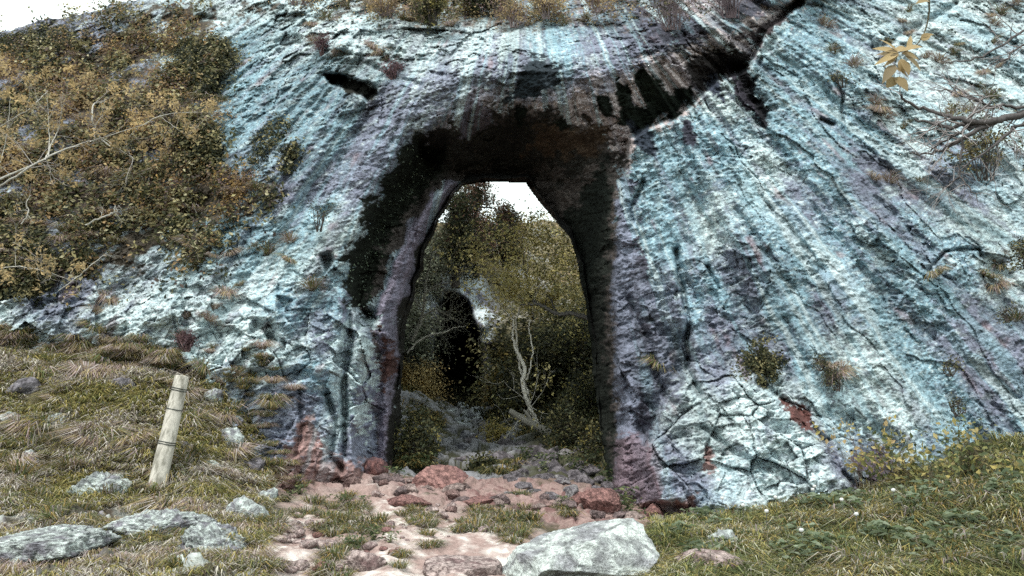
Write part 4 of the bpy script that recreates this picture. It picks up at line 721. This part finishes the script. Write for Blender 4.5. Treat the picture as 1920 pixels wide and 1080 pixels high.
for i, (a, b, c_, d_, lb) in enumerate([(930,1000,-5,48,'ochre leaved bush with bare twigs over the middle of the rim'),(985,1060,-20,32,'thin ochre bush right of the small gap in the rim bushes'),(680,760,-25,26,'low rusty bush on the rim left of the green bush'),(500,620,-60,6,'straw coloured bush at the top edge above the left wall'),(1060,1180,-40,20,'bare purple brown bush right of the ochre bushes')]):
    shrub(a, b, c_, d_, 16.6 - .1*i, lb, 34 + i, OCH + [(.25,.17,.15)], [2,2,2,1,2], 150, .055, 14, (.20,.16,.16), 7)
shrub(1190, 1330, -50, 52, 15.2, 'tangled bare shrub hanging over the dark overhang', 41, DKG + [(.20,.14,.13)], [2,2,1,0,1,2], 160, .05, 26, (.15,.12,.13), 5, lev=2)
shrub(1300, 1440, -70, 30, 15.6, 'dark leafless shrub at the top of the overhang', 42, DKG + [(.20,.14,.13)], [2,2,1,0,1,2], 140, .05, 26, (.13,.10,.11), 4, lev=2)
shrub(1750, 1940, 215, 335, 15.1, 'dark grassy bush behind the dead branches', 43, DKG + [(.22,.17,.06)], [2,3,3,1,1,2.5], 200, .06, 14, leafper=8)
shrub(1905, 1960, 440, 520, 14.6, 'small brown bush at the right edge of the wall', 44, DKG, [2,3,3,1,1], 120, .05, 9)
shrub(1560, 1600, 130, 160, 15.6, 'tiny dark bush high on the right wall', 45, DKG, [2,3,2,1,1], 40, .04, 6)
for i, (u, v) in enumerate([(1556,715),(1538,690),(1572,728),(1795,775),(1845,855),(1890,600),(1783,700)]): shrub(u-14, u+14, v-26, v, 13.6 if v > 650 else 14.4, 'very small dark sprig growing from the right wall', 50 + i, DKG, [3,3,2,1,0], 30, .04, 6, leafper=6, group='small sprigs on the right wall')
shrub(570, 625, 375, 430, 15.0, 'dull green sprig in the hollow of the left wall', 58, DKG, [3,3,2,1,0], 50, .04, 7, leafper=4)
# heather cushions
for u, v, lb in [(605,95,'round purple heather clump on the upper left wall'),(738,140,'heather clump with a rusty top above the dark slot'),(350,650,'reddish heather clump just above the post')]:
    p, n = on_cliff(u, v); u_, v_ = u, v; shrub(u-20, u+20, v-30, v+6, float(p[1]) - .12, lb, int(u), [(.16,.09,.11),(.22,.13,.14),(.10,.06,.07)], [1,1,1], 90, .04, 14, (.14,.09,.09), 8)

# ---- yellow bush and plants at the meadow's edge
for i, (a, b, c_, d_, D, lb) in enumerate([(1770,1880,812,935,12.3,'tallest yellow leaved bush at the edge of the meadow'),(1620,1770,842,945,12.4,'spreading yellow leaved bush against the foot of the wall'),(1850,1960,880,950,11.6,'low yellow bush at the right edge of the meadow'),(1690,1800,880,960,11.9,'lower green and yellow bush between the two yellow bushes')]):
    shrub(a, b, c_, d_, D, lb, 70 + i, [(.40,.33,.12),(.27,.26,.10),(.14,.16,.07),(.46,.38,.18),(.08,.10,.05)], [3,3,2.5,1.5,2], 105, .10, 16, (.12,.10,.07), 4, spread=.12, depth=.7, stem_r=.007)
shrub(1560, 1680, 800, 905, 12.7, 'thin sparse sapling with few yellow leaves before the white rock', 75, YLG + OCH[:2], [3,2,1,2,3,2], 40, .09, 6, (.14,.11,.09), 4, spread=.07, stem_r=.006)
def herb(n, r, h, size, cols, seed):
    g_ = np.random.default_rng(seed); c_ = np.stack([g_.normal(size=n)*r*.5, g_.normal(size=n)*r*.5, g_.uniform(.15, 1, n)*h], -1)
    V, F3, K = leaves(c_, size*g_.uniform(.6, 1.2, n), pal(n, cols, [1]*len(cols)), np.array([[0, -.2, 1.]]), .55, .5)
    k = len(V); st = np.concatenate([[[0, 0, -.02]], [[.006, 0, -.02]]]); V = np.vstack([V, st]); K = np.vstack([K, K[:2]*.8]); i = np.arange(n)*4
    return V, np.vstack([F3, np.stack([np.full(n, k), np.full(n, k+1), i], -1)]), K
HB = [herb(46, .22, .22, .13, [(.13,.16,.09),(.20,.25,.16),(.08,.11,.05),(.26,.30,.21)], 5), herb(60, .2, .25, .10, [(.05,.08,.035),(.09,.12,.06),(.2,.22,.10)], 6)]
hp, ok = hit(*np.array([(1740,960),(1770,985),(1640,1005),(1500,1020),(1450,1000),(1560,975),(1400,985),(1690,935),(1830,1000),(1330,1000),(1470,1045),(1540,1050),(1600,960),(1720,1010),(1650,1040),(1380,1030),(1880,940),(1900,1060),(1800,950),(1560,1000)] + [tuple(t_) for t_ in inpoly(46, [(1250,1020),(1300,990),(1500,950),(1700,920),(1900,900),(1920,1070),(1260,1075)])], float).T)
hobj = None
for i, p in enumerate(hp):
    if hobj is None: hobj = link('leafy_plant', *HB[0][:2], M_LEAF, HB[0][2], smooth=False); o = hobj
    else: o = hobj.copy(); C.objects.link(o)
    s_ = random.uniform(.7, 1.25); o.location = [float(t) for t in p]; o.rotation_euler = (0, 0, i*1.9); o.scale = (s_, s_, s_); tag(o, 'broad leaved grey green plant standing in the meadow grass', 'plant', 'broad leaved plants in the meadow')
hp, ok = hit(*np.array([(760,870),(790,880),(775,850),(740,895),(810,860),(1180,960),(1200,975),(1170,945),(540,945),(640,955),(680,950),(1140,890),(1120,870),(1085,850),(1150,905),(700,1030),(660,1040),(730,1035),(800,840),(1035,875),(1010,870),(1060,868),(1080,885),(1020,890),(1050,855),(990,862),(1060,960),(1130,850),(1100,830),(780,830),(560,930),(940,965)], float).T)
hobj = None
for i, p in enumerate(hp):
    if hobj is None: hobj = link('leafy_plant', *HB[1][:2], M_LEAF, HB[1][2], smooth=False); o = hobj
    else: o = hobj.copy(); C.objects.link(o)
    s_ = random.uniform(.8, 1.3)*(1 if p[1] > 13 else .55); o.location = [float(t) for t in p]; o.rotation_euler = (0, 0, i*1.9); o.scale = (s_, s_, s_); tag(o, 'dark green leafy plant growing among the stones by the arch', 'plant', 'dark leafy plants about the arch')
T = Tubes(); T.add([(0,0,0),(.01,0,.15),(.015,.01,.34)], .004, 4, (.2,.24,.1)); dv = np.concatenate(T.V); df = np.concatenate(T.F)
hp, ok = hit(*np.array([(1545,935),(1530,965),(1356,985),(1530,968),(1510,1055),(1440,1020),(1568,940),(1586,1000),(1680,990),(1610,1035),(1460,985),(1395,1000)], float).T)
sv, sf = ICO[3]; ds = None
for i, p in enumerate(hp):
    if ds is None:
        ds = link('flower', dv, df, M_LEAF, np.full((len(dv), 3), .15)); hd = link('head', sv*np.array([.026, .026, .022])*(1 + .12*noise(sv[:, 0]*9, sv[:, 1]*9, sv[:, 2]*9))[:, None], sf, M_LEAF, np.full((len(sv), 3), .78), ds); hd.location = (.015, .01, .35); o = ds
    else: o = ds.copy(); C.objects.link(o); h2 = hd.copy(); C.objects.link(h2); h2.parent = o
    o.location = [float(t) for t in p]; o.rotation_euler = (0, 0, i*2.1); tag(o, 'round white seed head on a thin stem above the meadow grass', 'flower', 'white seed heads in the meadow')

# ---- dead branches from the right, and the leafy sprig
g_ = np.random.default_rng(3); T = Tubes(); D_ = 10.6; tips = []
root = empty('bare_branch', P(1960, 195, D_), 'bare grey branches reaching in from the right over the cliff', 'branch')
for pts in [[(2500,60,.06),(2200,150,.045),(1990,195,.034),(1920,212,.032),(1860,228,.028),(1820,228,.022),(1780,218,.017),(1720,200,.013),(1690,178,.010)], [(1860,228,.022),(1800,236,.018),(1760,236,.013),(1715,222,.008)], [(1870,226,.020),(1820,250,.017),(1780,275,.014),(1745,287,.010),(1706,288,.006)],
            [(1850,232,.014),(1800,248,.012),(1765,270,.008),(1740,283,.005)], [(1920,200,.014),(1880,200,.012),(1850,202,.009),(1815,218,.006)], [(1940,225,.014),(1900,240,.012),(1860,275,.009),(1800,320,.005)], [(2150,175,.02),(1990,240,.012),(1920,236,.010),(1875,262,.007),(1865,280,.004)],
            [(1880,205,.012),(1830,190,.010),(1790,172,.008),(1752,168,.004)], [(1860,200,.010),(1820,180,.007),(1780,158,.004)], [(1806,258,.010),(1800,300,.008),(1798,325,.006),(1810,345,.006),(1832,372,.004)], [(2300,125,.025),(1990,60,.013),(1920,62,.011),(1870,90,.009),(1820,112,.007),(1770,116,.004)], [(1990,70,.010),(1925,82,.009),(1890,108,.008),(1860,118,.005)], [(1800,330,.008),(1780,345,.006),(1768,356,.004)]]:
    q = limb(T, [px(u, v, D_ + .2*math.sin(u*.03), r*1.7) for u, v, r in pts], 5, .014, 6, (.10,.09,.09)); sprout(T, q, 7, .42, 1, tips, g_, (.30,.27,.27), .75, -.15, .3)
finish(T, 'branches', root)
D_ = 7.; root = empty('leafy_sprig', P(1742, -60, D_), 'sprig of ochre leaves hanging down before the right wall', 'sprig'); T = Tubes()
q = limb(T, [px(u, v, D_, r) for u, v, r in [(1560,-900,.03),(1640,-500,.022),(1700,-220,.015),(1730,-60,.010),(1742,0,.009),(1738,45,.007),(1726,75,.006),(1706,92,.005),(1684,99,.004)]], 5, .002, 6, (.10,.09,.06)); q = limb(T, [px(1684,99,D_,.004), px(1677,125,D_,.003), px(1677,150,D_,.0025)], 4, 0, 6, (.10,.09,.06))
finish(T, 'stem', root)
def bigleaf(b, t_, wdt, col, nrm=(0, -1, .5)):
    b = np.array(b); t_ = np.array(t_); ax_ = t_ - b; s = np.cross(ax_, nrm); s /= np.linalg.norm(s); n = np.cross(s, ax_); n /= np.linalg.norm(n); k = [0, .12, .3, .5, .72, .9, 1]; wv_ = [0, .55, .95, 1, .7, .28, 0]; V = []
    L = np.linalg.norm(ax_)
    for a, h in zip(k, wv_):
        m = b + ax_*a + n*(-.25*L*a*a); V += [m - s*wdt*h/2 + n*.12*wdt*h, m, m + s*wdt*h/2 + n*.12*wdt*h]
    i = np.arange(21).reshape(7, 3); F_ = np.concatenate([np.stack([i[:-1, 0], i[:-1, 1], i[1:, 1], i[1:, 0]], -1), np.stack([i[:-1, 1], i[:-1, 2], i[1:, 2], i[1:, 1]], -1)]); return np.array(V), F_, np.broadcast_to(col, (21, 3))
for j, (u0, v0, u1, v1, wpx) in enumerate([(1684,99,1645,78,13),(1684,99,1658,70,10),(1684,99,1640,98,12),(1700,92,1668,88,16),(1690,96,1722,82,18),(1690,100,1728,104,16),(1696,104,1732,126,15),(1690,112,1714,130,18),(1684,100,1646,110,12),(1680,112,1652,122,14),(1678,122,1656,145,18),(1678,128,1714,140,20),(1677,145,1660,164,20),(1677,145,1704,166,24),
    (1684,99,1656,100,12),(1684,99,1664,116,12),(1726,75,1745,60,14),(1726,70,1758,62,10),(1742,0,1755,-12,14),(1742,2,1728,-8,14),(1700,94,1716,66,10),(1690,110,1698,138,16)]):
    dz = random.uniform(-.16, .08); v, f, c_ = bigleaf(P(u0, v0, D_), P(u1 + random.uniform(-6, 6), v1 + random.uniform(-5, 5), D_ + dz), wpx*1.15/F_PX*D_, np.array(OCH[j % 4 if j % 4 != 3 else 0])*random.uniform(.5, 1.1), (random.uniform(-.35, .35), -1, random.uniform(0, .8))); o = link('leaf', v, f, M_LEAF, c_, root); child_fix(o, root)

# ---- inside the arch and beyond
def tree(limbs, D, label, seed, leafn, nl, ln, bark, cols, wts, size=.08, per=9, spread=.09, lev=2, cat='tree', name='tree', extra=(), bias=(0, 0, 0), exn=4, up=.25, t0=.25, exs=6):
    g_ = np.random.default_rng(seed); T = Tubes(); tips = []; root = empty(name, P(limbs[0][0][0], limbs[0][0][1], D), label, cat)
    for L in limbs:
        q = limb(T, [px(u, v, D + dd, r) for u, v, r, dd in L], 6, .012, 7, bark); 
        if nl: sprout(T, q, nl, ln, lev, tips, g_, np.array(bark)*.75, .7, up, t0, 3, bias)
    finish(T, 'trunk', root); tips = [tips[i] for i in g_.permutation(len(tips))[:leafn]]; tips += [P(u + g_.normal()*exs, v + g_.normal()*exs, D + g_.normal()*.6) for u, v in extra for _ in range(exn)]
    if tips: child_fix(crown('crown', tips, per, spread, size, cols, wts, root), root)
    return root
ye = inpoly(190, [(880,470),(905,430),(950,410),(1000,415),(1050,440),(1085,500),(1100,600),(1060,600),(1010,570),(960,590),(935,600),(900,540)], 6, cl_noise(2.2, 5., -.35, .1))
tree([[(1012,806,.06,0),(1000,780,.058,0),(986,745,.055,-.1),(980,715,.055,0),(984,690,.05,0),(973,665,.045,.1),(962,640,.035,.1),(962,600,.028,.2),(952,560,.02,.2),(940,510,.014,.3),(930,450,.01,.3)], [(990,740,.03,0),(982,712,.032,.2),(975,690,.03,.2),(970,650,.025,.2),(968,600,.02,.1),(985,540,.014,0),(990,480,.012,0),(985,425,.006,0)],
  [(986,712,.025,0),(996,690,.022,-.2),(998,650,.02,-.3),(992,620,.018,-.2),(996,590,.02,-.2),(1010,540,.014,-.2),(1030,490,.008,-.2)], [(1008,790,.03,0),(995,770,.025,-.2),(992,758,.018,-.2)], [(962,600,.025,.2),(935,570,.016,.2),(915,530,.01,.2),(895,490,.006,.2)], [(1000,545,.02,.1),(1050,520,.012,0),(1080,500,.006,0)]],
  20.4, 'young tree with crooked pale trunks and a yellow crown beyond the arch', 81, 200, 7, .8, (.80,.76,.68), [(.66,.56,.24),(.54,.47,.20),(.36,.34,.16),(.72,.61,.32)], [3,3,2,2], .10, 5, .16, extra=[tuple(t) for t in ye], exn=4, exs=10, t0=.62)
tree([[(1000,600,.03,0),(996,560,.03,0),(985,500,.025,.1),(975,460,.02,.1),(965,435,.012,.1)]], 22.5, 'thin dark stemmed tree rising behind the yellow crown', 82, 110, 9, .9, DBARK, YLG, [2,3,3,1], .08, 7, .1)
tree([[(1180,620,.07,0),(1110,600,.065,0),(1075,588,.055,0),(1045,588,.05,.1),(1020,575,.045,.1),(1000,570,.035,.1),(975,572,.015,.1)], [(1002,570,.03,.1),(998,560,.015,.1)]], 19.5, 'dark crooked bough reaching in behind the right pillar', 83, 30, 4, .6, (.17,.16,.15), YLG, [2,3,2,1], lev=1)
T = Tubes(); q = limb(T, [px(1030,812,20.2,.11), px(1000,796,20.1,.10), px(975,782,20,.09), px(955,770,19.9,.065)], 5, .01, 8, (.34,.32,.28)); limb(T, [px(1003,797,20.1,.05), px(990,778,20,.04), px(982,768,20,.02)], 4, .01, 6, (.34,.32,.28)); tag(T.build('fallen_trunk', M_BARK, loc=q[0, :3]), 'short fallen log lying against the foot of the yellow tree', 'log')
tree([[(772,640,.05,0),(790,600,.045,0),(796,560,.04,0),(800,520,.03,.2),(812,470,.02,.2),(820,430,.01,.2)], [(790,596,.03,0),(815,580,.025,0),(835,590,.02,0),(858,600,.01,0)], [(792,585,.03,0),(775,560,.02,0),(765,540,.01,0)], [(797,550,.025,0),(820,535,.02,0),(850,530,.01,0)], [(815,580,.016,0),(822,600,.012,0),(826,615,.006,0)]],
  22.0, 'twiggy pale grey tree just behind the left pillar', 84, 60, 12, .75, (.36,.35,.30), [(.20,.20,.12),(.12,.12,.07),(.30,.29,.2)], [2,2,1], .06, 4, .10)
T = Tubes(); q = limb(T, [px(764,662,21,.022), px(785,640,21,.026), px(810,628,21,.024), px(836,622,21,.02), px(850,615,21,.015), px(874,611,21,.007)], 5, .008, 6, (.50,.48,.42)); tag(T.build('dead_branch', M_BARK, loc=q[0, :3]), 'thin pale bough arching across the top of the cave', 'branch')
# dark conifer
def conifer(u, vt, vb, D, wpx, label, seed, cols, wts):
    g_ = np.random.default_rng(seed); b = P(u, vb, D); t_ = P(u, vt, D); H = t_[2] - b[2]; W = wpx/F_PX*D; T = Tubes(); root = empty('conifer', b, label, 'conifer'); T.add([b, (b+t_)/2, t_], [.16, .1, .03], 7, DBARK); pts = []
    for i in range(70):
        h = g_.uniform(.12, 1)**.9; a = g_.uniform(0, 6.28); L = W*.5*(1.1 - h*.75)*g_.uniform(.6, 1.15); p = b + np.array([0, 0, H*h]); d = np.array([math.cos(a), math.sin(a), .15]); q = [p + d*L*k_ + np.array([0, 0, -.25*L*k_*k_]) for k_ in (0, .35, .7, 1)]; T.add(q, [.04, .03, .02, .008], 4, DBARK)
        for k_ in np.linspace(.25, 1, 8): pts.append(p + d*L*k_ + np.array([0, 0, -.25*L*k_*k_]) + g_.normal(size=3)*.12)
    finish(T, 'trunk', root); child_fix(crown('crown', pts, 16, .16, .13, cols, wts, root, asp=.35), root)
conifer(893, 318, 520, 29.5, 135, 'dark conifer with rust brown boughs against the pale sky', 91, DKG[:2] + [(.22,.13,.10),(.14,.09,.06)], [4,4,3,2.5])
conifer(855, 375, 540, 28.5, 90, 'shorter dark conifer left of the tall one', 92, DKG[:3] + [(.12,.065,.05)], [5,4,1,1])
conifer(948, 395, 500, 31, 70, 'small dark conifer right of the tall one', 93, DKG[:2] + [(.12,.065,.05),(.08,.05,.035)], [4,3,2,2])
def mass(poly, n, out, label, cols, wts, size=.11, per=9, spread=.16, name='ivy', f_=(1.6, 5., -.25, .15)):
    return cloud(name, label, inpoly(n, poly, 6, cl_noise(*f_)), on_hill, out, size, cols, wts, per, spread)
mass([(740,420),(840,430),(835,490),(808,560),(806,620),(800,690),(760,690),(740,600)], 1500, .4, 'grey green ivy hanging left of the cave', [(.06,.07,.045),(.17,.19,.13),(.36,.38,.28),(.09,.09,.06)], [4,3,1.3,3])
mass([(910,600),(960,640),(1000,610),(1130,600),(1150,720),(1140,860),(980,860),(900,830),(930,760),(940,690)], 3600, 1.6, 'dark undergrowth covering the right bank behind the arch', DKG[:4] + [(.20,.19,.08)], [3,4,3,1,1.6], .15, 7, name='undergrowth')
mass([(880,420),(960,420),(1060,415),(1130,430),(1140,600),(1000,600),(940,560),(900,520)], 1500, .9, 'ochre and brown scrub on the far hillside', YLG[1:3] + OCH[2:] + [(.05,.05,.03)], [2,2,2,2,2], .14, name='scrub', f_=(1.8, 8., -.1, .25))
mass([(920,700),(950,660),(985,680),(950,740),(945,800),(915,830),(918,770)], 500, .3, 'ochre moss and ferns hanging right of the cave', YLG + [(.06,.06,.03)], [2,2,2,1,2], .09, name='moss')
mass([(752,680),(800,690),(822,730),(822,780),(800,800),(760,770)], 800, .5, 'straw yellow grass hummock left of the cave', [(.62,.49,.24),(.50,.38,.18),(.26,.21,.1)], [2,2,1], .09, name='moss')
for i, (a, b, c_, d_, D, lb) in enumerate([(1050,1140,590,700,23.5,'upper grey green bush against the right pillar'),(1060,1150,700,790,21.5,'dark bush with ochre tips beside the right pillar'),(1020,1120,770,860,19,'low fern bush right of the fallen log'),(960,1020,640,720,25,'dark bush behind the pale trunks'),(900,960,800,850,22,'small ochre bush left of the fallen log'),(745,800,790,880,17.4,'dark bush at the foot of the left pillar'),(1085,1150,820,900,17.6,'dark bush at the foot of the right pillar'),(880,930,868,905,17.2,'mossy dark bush over the steps')]):
    shrub(a, b, c_, d_, D, lb, 130 + i, (DKG[:3] + YLG[1:3] + [(.13,.15,.09)]) if i not in (4, 8) else YLG, [4,4,2,1,1,1.6] if i not in (4, 8) else [1,2,2,1], 240, .08, 16, leafper=9, spread=.09, depth=.8)
